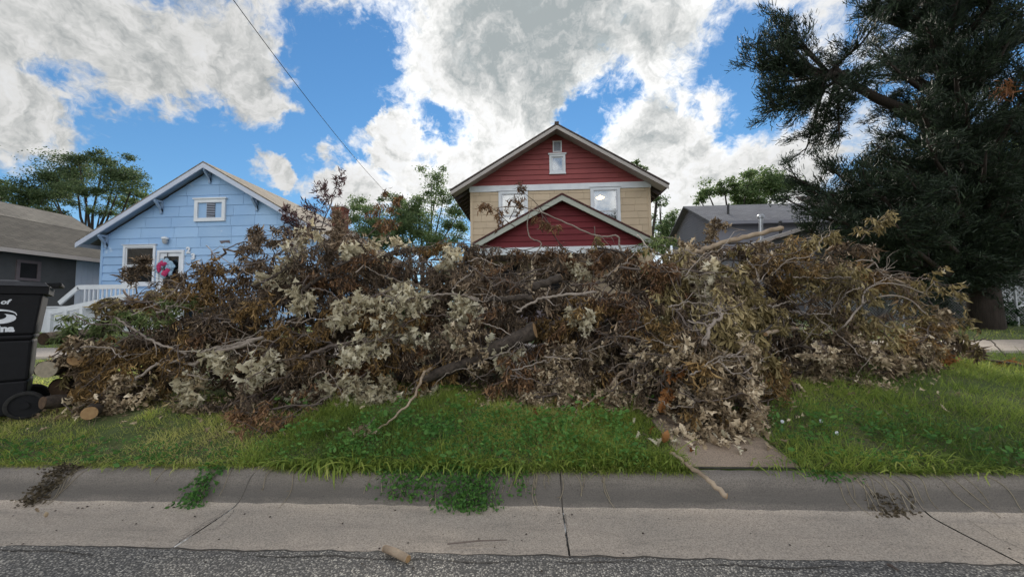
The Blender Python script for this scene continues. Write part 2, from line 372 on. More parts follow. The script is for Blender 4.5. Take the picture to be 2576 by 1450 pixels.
# the far verge behind the camera
tag(grid_mesh('far_verge', np.linspace(-600, 600, 13), np.linspace(-500, -7, 6), lambda X, Y: .1+0*X, MAT['soil']), kind='structure')
def ribbon(name, pts, w, parent, lift=.003, mat='crack'):
    pts = np.array(pts, float); d = np.gradient(pts, axis=0); s = np.stack([-d[:, 1], d[:, 0], 0*d[:, 0]], 1); s /= np.linalg.norm(s, axis=1, keepdims=True)+1e-9
    w = np.broadcast_to(np.asarray(w, float), (len(pts),))[:, None]
    V = np.concatenate([pts+s*w/2, pts-s*w/2]); V[:, 2] += lift; n = len(pts)
    return link(name, np_mesh(name, V, quads=[(k, n+k, n+k+1, k+1) for k in range(n-1)], mat=MAT[mat]), parent)
# crack where the asphalt overlay meets the gutter
cx = np.linspace(-6, 6, 420)
cyv = Y_AS - .055 + .013*np.sin(cx*4.1) + .008*np.sin(cx*13+2) + np.cumsum(rng.normal(0, .0012, 420))*.6 + rng.normal(0, .002, 420)
cw = np.clip(.007*np.abs(np.sin(cx*1.7)+.45*np.sin(cx*7.1))+rng.normal(0, .002, 420), .0006, .012)
ribbon('edge_crack', np.stack([cx, cyv, road_z(cx, cyv)], 1), cw, road)
ribbon('edge_gap', np.stack([rx[10:-10], edge[10:-10]+.004, np.full(len(rx)-20, -.003)], 1), .010, road, lift=.003)

# kerb and gutter cast in one, in lengths between joints
prof = [(1.93, -.022), (1.985, -.0035), (2.10, -.005), (2.25, -.0055), (2.36, -.004), (2.41, .000), (2.445, .012), (2.475, .034), (2.50, .062), (2.525, .096), (2.548, .122), (2.575, .139), (2.61, .148), (2.66, .151), (2.68, .147), (2.685, -.1)]
kerb = thing('kerb', None, None, (0, 2.5, 0)); kerb['kind'] = 'structure'
JX = [P(607, 1210, 2.47)[0], P(1412, 1200, 2.47)[0], P(2310, 1220, 2.47)[0]]
joints = [-40, -7.6, -3.95] + JX + [4.9, 7.2, 40]
pr = np.array(prof)
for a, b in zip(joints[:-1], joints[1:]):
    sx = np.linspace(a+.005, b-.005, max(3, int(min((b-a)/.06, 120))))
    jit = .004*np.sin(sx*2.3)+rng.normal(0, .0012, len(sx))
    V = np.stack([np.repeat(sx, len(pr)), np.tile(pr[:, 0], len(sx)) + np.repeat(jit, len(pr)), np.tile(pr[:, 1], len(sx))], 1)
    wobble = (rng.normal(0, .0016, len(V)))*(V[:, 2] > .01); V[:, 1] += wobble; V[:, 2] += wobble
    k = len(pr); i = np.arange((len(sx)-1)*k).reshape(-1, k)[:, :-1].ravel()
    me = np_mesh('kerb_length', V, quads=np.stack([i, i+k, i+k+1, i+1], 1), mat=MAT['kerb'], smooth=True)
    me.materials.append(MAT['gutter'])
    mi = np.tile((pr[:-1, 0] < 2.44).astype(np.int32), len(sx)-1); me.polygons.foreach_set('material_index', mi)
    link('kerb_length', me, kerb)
def crack_path(pts, n=60, amp=.008):
    pts = np.array(pts, float); t = np.linspace(0, 1, n); s = np.linspace(0, 1, len(pts))
    o = np.stack([np.interp(t, s, pts[:, k]) for k in range(3)], 1); w = np.cumsum(rng.normal(0, amp*.35, n)); w -= np.linspace(w[0], w[-1], n)
    o[:, 0] += w; o[:, 1] += rng.normal(0, .002, n); return o
for j in joints[1:-1]:
    ribbon('joint', [(j+.002*math.sin(3*z), y, z-.006) for y, z in prof[5:-1]], .009, kerb, lift=0)
    c = crack_path([(j, y, -.0045) for y in (2.41, 2.2, 1.99)], 40, .006); ribbon('hairline_crack', c, rng.uniform(.0015, .004, 40), kerb, lift=.003)
def gp(px, py, z=-.004):
    d = ray(px, py); return CAM + d*((z-CAM_H)/d[2])
for pts in [[(607, 1258), (560, 1290), (500, 1325), (455, 1348)], [(605, 1262), (575, 1300), (530, 1330), (480, 1345)], [(1412, 1262), (1420, 1300), (1425, 1372)],
            [(2330, 1262), (2420, 1300), (2500, 1345), (2600, 1395)], [(560, 1262), (620, 1268), (700, 1260)], [(1300, 1262), (1500, 1272), (1650, 1262)]]:
    c = crack_path([gp(x, y) for x, y in pts]); ribbon('hairline_crack', c, rng.uniform(.001, .0035, len(c)), kerb, lift=.0025)
# public walk behind the verge, in slabs, and the landing that crosses the verge
walk = thing('sidewalk', None, None, (0, 6.9, .5)); walk['kind'] = 'structure'
for k in range(-16, 22):
    x0 = k*1.2; dz = rng.normal(0, .006)
    za, zb = gz(0, 6.35)+.045+dz, gz(0, 7.55)+.045+dz
    MB().hexa([(x0, 6.35, za-.1), (x0+1.19, 6.35, za-.1), (x0+1.19, 7.55, zb-.1), (x0, 7.55, zb-.1)], [(x0, 6.35, za), (x0+1.19, 6.35, za+.004), (x0+1.19, 7.55, zb+.004), (x0, 7.55, zb)]).build('slab', MAT['walk'], walk)
land = thing('step_landing', None, None, (1.4, 3.1, .2)); land['kind'] = 'structure'
lx0, lx1 = P(1725, 1140, 2.72)[0], P(1985, 1140, 2.72)[0]+.06
ribbon('dirt_joint', [(x_, 2.703+.004*math.sin(9*x_), gz(0, 2.7)) for x_ in np.linspace(lx0-.02, lx1+.02, 30)], .022, land, lift=.0)
for (ya, yb) in ((2.722, 3.62), (3.635, 4.6), (4.615, 5.6)):
    za, zb = (.157 if ya < 2.8 else gz(0, ya)+.012), gz(0, yb)+.014
    MB().hexa([(lx0, ya, za-.1), (lx1, ya, za-.1), (lx1, yb, zb-.1), (lx0, yb, zb-.1)], [(lx0, ya, za), (lx1, ya, za), (lx1, yb, zb), (lx0, yb, zb)]).build('slab', MAT['landing'], land)
# ------------------------------------------------------------------ house building kit
MAT['blue'] = plain('blue_paint', (.27, .43, .67), (.34, .50, .71), .55, .75, objvar=.05, wear=(.55, .64, .74), wear_at=.66, bmp=.15, bscale=40)
MAT['blue_soffit'] = plain('blue_soffit', (.28, .37, .5), (.23, .31, .43), 2, .8)
MAT['white'] = plain('white_paint', (.70, .72, .75), (.60, .62, .66), 2.5, .6, wear=(.45, .42, .38), wear_at=.74)
MAT['trim_pale'] = plain('pale_trim', (.52, .56, .66), (.46, .5, .6), 2.0, .65)
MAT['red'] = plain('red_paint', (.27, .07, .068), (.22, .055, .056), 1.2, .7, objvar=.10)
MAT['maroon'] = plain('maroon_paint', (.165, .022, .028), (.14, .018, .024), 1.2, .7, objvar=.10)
MAT['cream'] = plain('cream_paint', (.54, .425, .30), (.48, .38, .27), 1.5, .75, objvar=.05)
MAT['grey_trim'] = plain('grey_trim', (.40, .36, .34), (.36, .33, .31), 1.5, .75)
MAT['green_trim'] = plain('sage_trim', (.40, .41, .36), (.36, .37, .33), 1.5, .75)
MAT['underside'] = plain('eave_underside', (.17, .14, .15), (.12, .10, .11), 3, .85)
MAT['dark'] = plain('dark_interior', (.012, .012, .014), (.02, .02, .022), 3, .9)
MAT['curtain'] = plain('curtain', (.42, .43, .44), (.34, .35, .37), 6, .9, stretch=(8, 8, .6))
MAT['glass'] = glassmat('window_glass', refl=.30)
MAT['glass_sky'] = glassmat('window_glass_bright', refl=.34)
MAT['brick'] = plain('brick', (.22, .075, .05), (.16, .05, .038), 14, .85, objvar=.25, bmp=.3)
MAT['mortar'] = plain('mortar', (.30, .27, .24), (.24, .21, .19), 20, .95)
MAT['metal'] = plain('galvanised', (.42, .43, .45), (.36, .37, .39), 6, .35, metallic=.8)
MAT['black_metal'] = plain('black_pipe', (.03, .03, .032), (.045, .045, .045), 6, .6)
MAT['grey_house'] = plain('grey_siding', (.22, .22, .245), (.19, .19, .215), 1.2, .75)
MAT['dark_house'] = plain('weathered_wall', (.10, .10, .105), (.075, .075, .078), 1.5, .85)
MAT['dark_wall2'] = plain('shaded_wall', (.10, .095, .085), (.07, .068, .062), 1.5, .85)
def m_shingle(name, c1, c2, patch=None, rowh=7.2):
    m, t, N, L, b = newmat(name); v = coords(t)
    br = N.new('ShaderNodeTexBrick'); 
    mp = N.new('ShaderNodeMapping'); L.new(v, mp.inputs['Vector']); L.new(mp.outputs[0], br.inputs['Vector'])
    br.inputs['Color1'].default_value = (*c1, 1); br.inputs['Color2'].default_value = (*c2, 1); br.inputs['Mortar'].default_value = (*(x*.45 for x in c2), 1)
    br.inputs['Scale'].default_value = 1; br.inputs['Mortar Size'].default_value = .008; br.inputs['Brick Width'].default_value = .33; br.inputs['Row Height'].default_value = .14
    col = mixc(t, 1.0, br.outputs['Color'], ramp_node(t, noise_node(t, v, 1.1, 8, .7), [(.3, (.7, .7, .7)), (.7, (1.2, 1.2, 1.18))]), 'MULTIPLY')
    col = mixc(t, 1.0, col, ramp_node(t, noise_node(t, v, 60, 3, .7), [(.3, (.75, .75, .75)), (.7, (1.2, 1.2, 1.2))]), 'MULTIPLY')
    L.new(col, b.inputs['Base Color']); b.inputs['Roughness'].default_value = .9; b.inputs['Specular IOR Level'].default_value = .15
    L.new(bump(t, br.outputs['Fac'], -.5, .01), b.inputs['Normal']); return m, mp
def shingle(name, c1, c2, along='Y', pitch=.6):
    """rows run along the eave; the mapping lays the pattern in the plane of the roof"""
    m, mp = m_shingle(name, c1, c2)
    if along == 'Y': mp.inputs['Rotation'].default_value = (0, 0, math.radians(90))
    return m
MAT['roof_tan'] = shingle('tan_shingles', (.25, .22, .18), (.2, .175, .15))
MAT['roof_dark'] = shingle('weathered_shingles', (.075, .07, .063), (.055, .052, .048))
MAT['roof_grey'] = shingle('grey_shingles', (.20, .20, .215), (.165, .165, .18), along='X')
MAT['roof_brown'] = shingle('brown_shingles', (.13, .10, .09), (.10, .08, .075))
MAT['roof_maroon'] = shingle('maroon_roof_edge', (.10, .045, .045), (.08, .035, .035))
MAT['roof_pale'] = plain('pale_roof', (.50, .50, .52), (.43, .43, .46), 2, .7)

def clip(poly, a, b, c):
    """part of the polygon (x, z) where a*x + b*z <= c"""
    out = []
    for i in range(len(poly)):
        p, q = poly[i], poly[(i+1) % len(poly)]; dp, dq = a*p[0]+b*p[1]-c, a*q[0]+b*q[1]-c
        if dp <= 0: out.append(p)
        if (dp < 0 < dq) or (dq < 0 < dp):
            s = dp/(dp-dq); out.append((p[0]+s*(q[0]-p[0]), p[1]+s*(q[1]-p[1])))
    return out
def half_planes(poly):
    hp = []; cx = sum(p[0] for p in poly)/len(poly); cz = sum(p[1] for p in poly)/len(poly)
    for i in range(len(poly)):
        p, q = poly[i], poly[(i+1) % len(poly)]; a, b = q[1]-p[1], -(q[0]-p[0]); c = a*p[0]+b*p[1]
        if a*cx+b*cz > c: a, b, c = -a, -b, -c
        hp.append((a, b, c))
    return hp
def minus(rect, h):
    x0, x1, z0, z1 = rect; a0, a1, b0, b1 = h
    if a0 >= x1 or a1 <= x0 or b0 >= z1 or b1 <= z0: return [rect]
    o = []
    if a0 > x0: o.append((x0, a0, z0, z1))
    if a1 < x1: o.append((a1, x1, z0, z1))
    m0, m1 = max(x0, a0), min(x1, a1)
    if b0 > z0: o.append((m0, m1, z0, b0))
    if b1 < z1: o.append((m0, m1, b1, z1))
    return o
def siding(parent, name, poly, y, rowh, mat, widths=None, holes=(), t=.022, gap=.004, seed=1):
    """courses of separate boards or panels, each lapping the one below"""
    r = np.random.default_rng(seed); zs = [p[1] for p in poly]; xs = [p[0] for p in poly]; hp = half_planes(poly)
    z = min(zs); row = 0
    while z < max(zs)-.01:
        x = min(xs) - (r.uniform(0, widths[1]) if widths else 0)
        while x < max(xs):
            w = r.uniform(*widths) if widths else (max(xs)-min(xs))+.01
            rects = [(x+gap/2, x+w-gap/2, z, z+rowh)]
            for h in holes: rects = [o for rc in rects for o in minus(rc, h)]
            for (a0, a1, b0, b1) in rects:
                pl = [(a0, b0), (a1, b0), (a1, b1), (a0, b1)]
                for hpl in hp: pl = clip(pl, *hpl) if len(pl) > 2 else []
                if len(pl) < 3: continue
                ar = abs(sum(pl[i][0]*pl[(i+1) % len(pl)][1]-pl[(i+1) % len(pl)][0]*pl[i][1] for i in range(len(pl))))/2
                if ar < .002: continue
                n = len(pl); f = [(px, y - t*(1-.82*(pz-z)/rowh), pz) for px, pz in pl]; bk = [(px, y+.012, pz) for px, pz in pl]
                MB().add(f+bk, tris=[(0, k, k+1) for k in range(1, n-1)]+[(n, n+k+1, n+k) for k in range(1, n-1)], quads=[(k, n+k, n+(k+1) % n, (k+1) % n) for k in range(n)]).build(name, MAT[mat], parent)
            x += w
        z += rowh; row += 1
def frame_rect(parent, name, x0, x1, z0, z1, y, w, d, mat, head=0.0):
    b = MB(); b.box(x0, x0+w, y-d, y+.02, z0, z1); b.box(x1-w, x1, y-d, y+.02, z0, z1)
    b.box(x0+w, x1-w, y-d+.002, y+.02, z1-w, z1); b.box(x0+w, x1-w, y-d+.002, y+.02, z0, z0+w)
    if head: b.box(x0-.05, x1+.05, y-d-.035, y+.018, z1, z1+head)
    return b.build(name, MAT[mat], parent)
def window(parent, x0, x1, z0, z1, y, trim=.11, mat='white', sash=True, glass='glass', head=.05, behind='dark', split=.5, depth=.25):
    w = frame_rect(parent, 'window', x0, x1, z0, z1, y, trim, .045, mat, head)
    a0, a1, b0, b1 = x0+trim, x1-trim, z0+trim, z1-trim
    MB().box(x0-.02, x1+.02, y-.075, y+.02, z0-.045, z0-.002).build('sill', MAT[mat], w)
    zm = b0+(b1-b0)*split
    parts = [(zm, b1, .012), (b0, zm, .035)] if sash else [(b0, b1, .02)]
    for (c0, c1, dy) in parts:
        frame_rect(w, 'sash', a0+.003, a1-.003, c0+.002, c1-.002, y+dy, .04, .02, mat)
        MB().box(a0+.04, a1-.04, y+dy-.004, y+dy+.002, c0+.04, c1-.04).build('pane', MAT[glass], w)
    MB().box(a0-.05, a1+.05, y+depth, y+depth+.02, b0-.05, b1+.05).build('curtain' if behind == 'curtain' else 'dark_room', MAT[behind], w)
    return w, (x0+.03, x1-.03, z0+.03, z1-.03)
def gable_roof(parent, xa, za, half, drop, y0, y1, th, mat, name='roof'):
    """two slopes from the ridge (xa, za); half width and drop to the eaves"""
    b = MB()
    for s in (-1, 1):
        e = (xa+s*half, za-drop)
        b.hexa([(xa, y0, za-th), (e[0], y0, e[1]-th), (e[0], y1, e[1]-th), (xa, y1, za-th)], [(xa, y0, za), (e[0], y0, e[1]), (e[0], y1, e[1]), (xa, y1, za)])
    return b.build(name, MAT[mat], parent)
def rake(parent, name, xa, za, half, drop, y0, y1, off, depth, mat):
    """sloping boards along the gable edge, each its own piece, lying `off` below the roof line"""
    for s in (-1, 1):
        e = (xa+s*half, za-drop)
        MB().hexa([(xa, y0, za-off-depth), (e[0], y0, e[1]-off-depth), (e[0], y1, e[1]-off-depth), (xa, y1, za-off-depth)],
                  [(xa, y0, za-off), (e[0], y0, e[1]-off), (e[0], y1, e[1]-off), (xa, y1, za-off)]).build(name, MAT[mat], parent)
def text_mesh(name, s, size, mat, parent, center, normal_y=-1, shear=0.0, bold=0.0, extrude=.004, rot=None, spacing=1.0):
    cu = bpy.data.curves.new(name, 'FONT'); cu.body = s; cu.size = size; cu.extrude = extrude; cu.shear = shear; cu.offset = bold
    cu.align_x = 'CENTER'; cu.align_y = 'CENTER'; cu.resolution_u = 3; cu.space_character = spacing
    tmp = bpy.data.objects.new('tmp', cu); COL.objects.link(tmp)
    dg = bpy.context.evaluated_depsgraph_get(); me = bpy.data.meshes.new_from_object(tmp.evaluated_get(dg))
    bpy.data.objects.remove(tmp)
    me.name = name; me.materials.clear(); me.materials.append(MAT[mat])
    mtx = Matrix.Translation(Vector([float(c) for c in center])) @ (rot if rot else Matrix.Rotation(math.radians(90), 4, 'X'))
    return link(name, me, parent, mtx)

# ------------------------------------------------------------------ blue bungalow
YB = 14.0
A = P(512, 408, YB-.38); E = P(192, 608, YB-.38)
half, drop = A[0]-E[0], A[2]-E[2]; xa, za = A[0], A[2]
wl = P(256, 640, YB)[0]; wr = 2*xa-wl; zb = .8
slope = drop/half
bh = thing('blue_house', 'light blue bungalow with a front gable, white rake boards and house number 236', 'house', (xa, YB, .8))
zeave = za - .16 - slope*(xa-wl)
poly = [(wl, zb), (wr, zb), (wr, zeave), (xa, za-.16), (wl, zeave)]
def bxz(px, py): p = P(px, py, YB); return p[0], p[2]
w0, wz1 = bxz(315, 617); w1, wz0 = bxz(391, 716)
d0, dz1 = bxz(400, 630); d1, _ = bxz(464, 700); dz0 = dz1-2.12
v0, vz1 = bxz(494, 503); v1, vz0 = bxz(569, 556)
holes = [(w0+.03, w1-.03, wz0+.03, wz1-.03), (d0+.03, d1-.03, dz0+.03, dz1-.03), (v0+.05, v1-.05, vz0+.05, vz1-.05)]
zsplit = bxz(600, 620)[1]
siding(bh, 'siding_board', [(wl, zb), (wr, zb), (wr, zsplit), (wl, zsplit)], YB, .305, 'blue', (2.4, 3.6), holes, t=.042, seed=3)
siding(bh, 'siding_panel', [(wl, zsplit), (wr, zsplit), (wr, zeave), (xa, za-.16), (wl, zeave)], YB-.004, .405, 'blue', (.75, 1.35), holes, t=.026, gap=.010, seed=4)
MB().box(wl, wl+.12, YB+.02, YB+9, zb, zeave+.1).build('side_wall', MAT['blue'], bh)
MB().box(wr-.12, wr, YB+.02, YB+9, zb, zeave+.1).build('side_wall', MAT['blue'], bh)
MB().prism([(wl, zb), (wr, zb), (wr, zeave), (xa, za-.2), (wl, zeave)], YB+8.98, YB+9.1).build('back_wall', MAT['blue'], bh)
MB().box(wl, wl+.10, YB-.045, YB-.001, zb, zeave-.05).build('corner_board', MAT['blue'], bh)
MB().box(wr-.10, wr, YB-.045, YB-.001, zb, zeave-.05).build('corner_board', MAT['blue'], bh)
roof = gable_roof(bh, xa, za+.035, half+.04, drop+.03, YB-.41, YB+9.4, .05, 'roof_tan')
rake(bh, 'rake_board', xa, za, half+.02, drop+.015, YB-.405, YB-.36, .02, .19, 'trim_pale')
rake(bh, 'soffit', xa, za, half, drop, YB-.355, YB+.02, .03, .03, 'blue_soffit')
for s in (-1, 1):                                           # side eave fascias
    MB().box(xa+s*half-.02, xa+s*half+.02, YB-.36, YB+9.4, za-drop-.17, za-drop-.02).build('fascia', MAT['trim_pale'], bh)
for u in (0, .42, -.42, .9, -.9):                           # knee braces under the rake
    bx_ = xa+u*(xa-wl)*1.05; bz = za-.20-slope*abs(bx_-xa)
    b = MB(); b.bar((bx_, YB-.02, bz-.42), (bx_, YB-.34, bz-.06), .07, .08); b.bar((bx_, YB-.07, bz), (bx_, YB-.07, bz-.5), .07, .07, up=(1, 0, 0)); b.bar((bx_, YB, bz-.05), (bx_, YB-.36, bz-.05), .075, .07)
    b.build('bracket', MAT['blue_soffit'], bh)
window(bh, w0, w1, wz0, wz1, YB-.03, trim=.085, glass='glass', head=.02, behind='dark', split=.48)
# door with its glass
dr = frame_rect(bh, 'door', d0, d1, dz0, dz1, YB-.03, .09, .05, 'white', .0)
frame_rect(dr, 'door_leaf', d0+.093, d1-.093, dz0+.05, dz1-.093, YB+.0, .14, .03, 'white')
MB().box(d0+.2, d1-.2, YB-.012, YB-.004, dz0+.15, dz1-.2).build('pane', MAT['glass'], dr)
MB().box(d0, d1, YB+.3, YB+.32, dz0, dz1).build('dark_hall', MAT['dark'], dr)
# gable vent
vt = frame_rect(bh, 'gable_vent', v0, v1, vz0, vz1, YB-.03, .13, .06, 'white', .05)
MB().box(v0+.12, v1-.12, YB-.028, YB-.01, vz0+.12, vz1-.12).build('vent_panel', MAT['blue'], vt)
lx0_, lx1_ = v0+.36*(v1-v0)+.02, v0+.62*(v1-v0)+.04
MB().box(lx0_, lx1_, YB-.034, YB-.027, vz0+.14, vz1-.14).build('vent_opening', MAT['dark'], vt)
for k in range(9):
    zz = vz0+.16+k*(vz1-vz0-.30)/8.4
    MB().bar((lx0_, YB-.05, zz), (lx1_, YB-.05, zz), .03, .022, up=(0, -.5, 1)).build('louvre', MAT['trim_pale'], vt)
# torn siding patch, number, lamp
tx, tz = bxz(566, 608); MB().add([(tx-.2, YB-.036, tz+.04), (tx+.2, YB-.036, tz+.06), (tx+.24, YB-.036, tz-.06), (tx+.05, YB-.036, tz-.02), (tx-.12, YB-.036, tz-.07)], tris=[(0, 2, 1), (0, 3, 2), (0, 4, 3)]).build('torn_siding', MAT['underside'], bh)
for ch, (px, py) in zip('236', ((477, 630), (489, 646), (503, 662))):
    x, z = bxz(px, py); text_mesh('house_number', ch, .32, 'white', bh, (x, YB-.06, z), bold=.016, extrude=.012)
lx, lz = bxz(423, 604)
lamp = MB(); lamp.tube([(lx, YB-.13, lz+.12), (lx, YB-.13, lz+.09), (lx, YB-.13, lz+.02)], [.03, .10, .12], 10); lamp.box(lx-.03, lx+.03, YB-.13, YB-.02, lz+.03, lz+.07)
lo = lamp.build('porch_lamp', MAT['white'], bh); MB().tube([(lx, YB-.13, lz+.02), (lx, YB-.13, lz-.08), (lx, YB-.13, lz-.16)], [.085, .085, .05], 10).build('lamp_globe', MAT['curtain'], lo)
# chimney of single bricks
cc = P(856, 545, YB+5.0); cw_, cd_ = .62, .55; ctop = P(856, 524, YB+5)[2]
ch = MB().box(cc[0]-cw_/2+.015, cc[0]+cw_/2-.015, cc[1]-cd_/2+.015, cc[1]+cd_/2-.015, 3.4, ctop-.02).build('chimney', MAT['mortar'], bh)
k = 0; zc = ctop-1.75; bme = {}
while zc < ctop-.01:
    out = .03 if zc > ctop-.22 else 0
    for side in range(3):                                   # front, east, west faces
        n = 3; L_ = (cw_ if side == 0 else cd_)+2*out; bw = L_/n
        for j in range(-1, n+1):
            a0 = -L_/2 + (j+(.5 if k % 2 else 0))*bw; a1 = a0+bw-.014; a0 = max(a0, -L_/2); a1 = min(a1, L_/2)
            if a1-a0 < .03: continue
            hx = cw_/2+out; hy = cd_/2+out
            if side == 0: bx4 = (cc[0]+a0, cc[0]+a1, cc[1]-hy, cc[1]-hy+.06)
            else:
                sx = 1 if side == 1 else -1; xx = cc[0]+sx*hx
                bx4 = (min(xx, xx-sx*.06), max(xx, xx-sx*.06), cc[1]+a0+.002, cc[1]+a1)
            MB().box(*bx4, zc, zc+.066).build('brick', MAT['brick'], ch)
    zc += .08; k += 1
MB().box(cc[0]-.36, cc[0]+.36, cc[1]-.33, cc[1]+.33, ctop-.02, ctop+.03).build('chimney_cap', MAT['mortar'], ch)
# wreath on the door
wx, wz = bxz(424, 676); wr_ = .36
wre = thing('door_wreath', 'round blue and pink ribbon wreath hanging on the white front door', 'wreath', (wx, YB-.1, wz-wr_))
MAT['w_blue'] = plain('wreath_blue', (.20, .33, .46), (.35, .46, .55), 14, .6); MAT['w_pink'] = plain('wreath_pink', (.5, .04, .12), (.35, .02, .1), 14, .6)
def puff(b, c, r, seed):
    rr = np.random.default_rng(seed); n, m2 = 7, 6
    th = np.linspace(0, math.pi, m2); ph = np.arange(n)*2*math.pi/n
    V = []
    for a in th:
        for f in ph:
            k = r*(1+rr.uniform(-.25, .25)); V.append((c[0]+k*math.sin(a)*math.cos(f), c[1]+.6*k*math.sin(a)*math.sin(f), c[2]+k*math.cos(a)))
    b.add(V, quads=[(i*n+j, i*n+(j+1) % n, (i+1)*n+(j+1) % n, (i+1)*n+j) for i in range(m2-1) for j in range(n)])
for k in range(34):
    a = rng.uniform(0, 6.28); r = wr_*math.sqrt(rng.uniform(.12, .8))
    b = MB(); pink = k % 4 == 0; r = min(r, .2) if pink else r; puff(b, (wx+r*math.cos(a), YB-.13-(rng.uniform(.07, .1) if pink else rng.uniform(0, .07)), wz+r*math.sin(a)), rng.uniform(.07, .11), k)
    b.build('ribbon_loop', MAT['w_pink' if pink else 'w_blue'], wre, smooth=False)
hb = MB(); hb.tube([(wx, YB-.06, dz1-.02), (wx, YB-.07, wz+.3)], .012, 5); hb.build('hanger', MAT['dark'], wre)
# porch deck, stair rail
pr_ = thing('porch_railing', 'white wooden porch stair railing in front of the blue bungalow', 'railing', (P(200, 800, 11.5)[0], 11.5, .75))
yR = 11.6
def rp(px, py, y=yR): return P(px, py, y)
def rail(name, a, b, w=.05, h=.14): MB().bar(a, b, w, h).build(name, MAT['white'], pr_)
rail('handrail', rp(150, 762), rp(198, 722)); rail('handrail', rp(196, 722), rp(345, 720)); rail('handrail', rp(124, 786, yR-.5), rp(318, 744, yR-.5), .05, .16)
rail('lower_rail', rp(180, 826, yR-.5), rp(318, 795, yR-.5), .04, .1); rail('lower_rail', rp(196, 772), rp(345, 768), .04, .1)
for px in (128, 168, 208, 250, 292):
    t_ = (px-124)/194; a = rp(px, 786-42*t_, yR-.5); MB().box(a[0]-.05, a[0]+.05, a[1]-.04, a[1]+.04, gz(0, 11), a[2]).build('post', MAT['white'], pr_)
for k in range(12):
    px = 215+k*11; a = rp(px, 724); b = rp(px, 770); MB().box(a[0]-.018, a[0]+.018, yR-.018, yR+.018, b[2], a[2]).build('baluster', MAT['white'], pr_)
pd = thing('porch_deck', 'low white front porch deck under the blue bungalow door', 'porch', (xa, 12.8, .8))
for k in range(12):
    y0 = 11.7+k*.19; MB().box(wl+.4, xa+1.2, y0, y0+.18, dz0-.09, dz0-.04).build('deck_board', MAT['white'], pd)
MB().box(wl+.42, xa+1.18, 11.72, 11.8, .7, dz0-.1).build('skirt', MAT['white'], pd)

# ------------------------------------------------------------------ red and cream two-storey house
YR = 17.0
rh = thing('red_house', 'two-storey cream house with red gables, white trim and a gabled porch', 'house', (1.2, YR, .8))
A = P(1400, 310, YR-.75); E1 = P(1139, 478, YR-.75); E2 = P(1688, 459, YR-.75)
xa = A[0]; za = A[2]; half = (E2[0]-E1[0])/2; drop = za-(E1[2]+E2[2])/2; slope = drop/half
wl = P(1183, 560, YR)[0]; wr = P(1637, 540, YR)[0]; xm = (wl+wr)/2
def rxz(px, py, y=YR): p = P(px, py, y); return p[0], p[2]
fz1 = (rxz(1185, 468)[1]+rxz(1636, 458)[1])/2; fz0 = (rxz(1185, 483)[1]+rxz(1636, 473)[1])/2
zin = P(1400, 360, YR)[2]
holes = []
win = []
def rw(x0, x1, y0, y1): a, b = rxz(x0, y1); c, d = rxz(x1, y0); return a, c, b, d
lw = rw(1255, 1327, 480, 606); rwn = rw(1487, 1558, 470, 592); aw = rw(1382, 1421, 389, 437); vw = rw(1390, 1412, 355, 384)
for r_ in (lw, rwn, aw, vw): holes.append((r_[0]+.03, r_[1]-.03, r_[2]+.03, r_[3]-.03))
siding(rh, 'siding_panel', [(wl, .8), (wr, .8), (wr, fz0), (wl, fz0)], YR, .30, 'cream', (.55, .8), holes, t=.022, gap=.007, seed=8)
g0 = za-.12-slope*(xa-wl); 
siding(rh, 'gable_board', [(wl, fz1-.02), (wr, fz1-.02), (xa+(zin+.35-fz1)/slope if False else wr, fz1), (xa, za-.15), (wl, fz1)], YR-.006, .235, 'red', (3.5, 5.5), holes, t=.045, gap=.006, seed=9)
MB().box(wl-.03, wr+.03, YR-.06, YR-.001, fz0, fz1).build('frieze_board', MAT['white'], rh)
for x_ in (wl, wr-.12): MB().box(x_, x_+.12, YR-.04, YR+.0, .8, fz0-.003).build('corner_board', MAT['cream'], rh)
MB().box(wl, wl+.12, YR+.02, YR+10, .8, fz1+.2).build('side_wall', MAT['cream'], rh); MB().box(wr-.12, wr, YR+.02, YR+10, .8, fz1+.2).build('side_wall', MAT['cream'], rh)
MB().prism([(wl, .8), (wr, .8), (wr, fz1), (xa, za-.3), (wl, fz1)], YR+9.98, YR+10.1).build('back_wall', MAT['cream'], rh)
gable_roof(rh, xa, za, half+.03, drop, YR-.78, YR+10.6, .06, 'roof_brown')
rake(rh, 'barge_board', xa, za-.02, half, drop, YR-.76, YR-.72, .06, .16, 'grey_trim')
rake(rh, 'soffit', xa, za-.02, half, drop, YR-.715, YR+.02, .07, .03, 'grey_trim')
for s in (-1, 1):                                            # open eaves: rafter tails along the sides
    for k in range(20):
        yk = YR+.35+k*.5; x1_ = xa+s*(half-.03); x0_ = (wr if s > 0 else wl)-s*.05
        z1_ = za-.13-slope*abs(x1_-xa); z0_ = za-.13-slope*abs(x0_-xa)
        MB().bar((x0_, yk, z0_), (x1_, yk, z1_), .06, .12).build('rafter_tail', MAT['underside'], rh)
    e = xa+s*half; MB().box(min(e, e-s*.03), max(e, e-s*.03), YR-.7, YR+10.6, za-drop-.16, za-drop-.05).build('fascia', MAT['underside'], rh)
window(rh, *lw, YR-.02, trim=.13, glass='glass', behind='curtain', split=.5, head=.03, depth=.12)
w_r, _ = window(rh, *rwn, YR-.02, trim=.13, glass='glass_sky', behind='dark', split=.5, head=.03, depth=1.6)
window(rh, *aw, YR-.02, trim=.10, sash=False, glass='glass', behind='dark', head=.06)
vt = frame_rect(rh, 'attic_vent', *vw, YR-.02, .045, .04, 'white')
MB().box(vw[0]+.03, vw[1]-.03, YR-.016, YR-.006, vw[2]+.03, vw[3]-.03).build('vent_opening', MAT['underside'], vt)
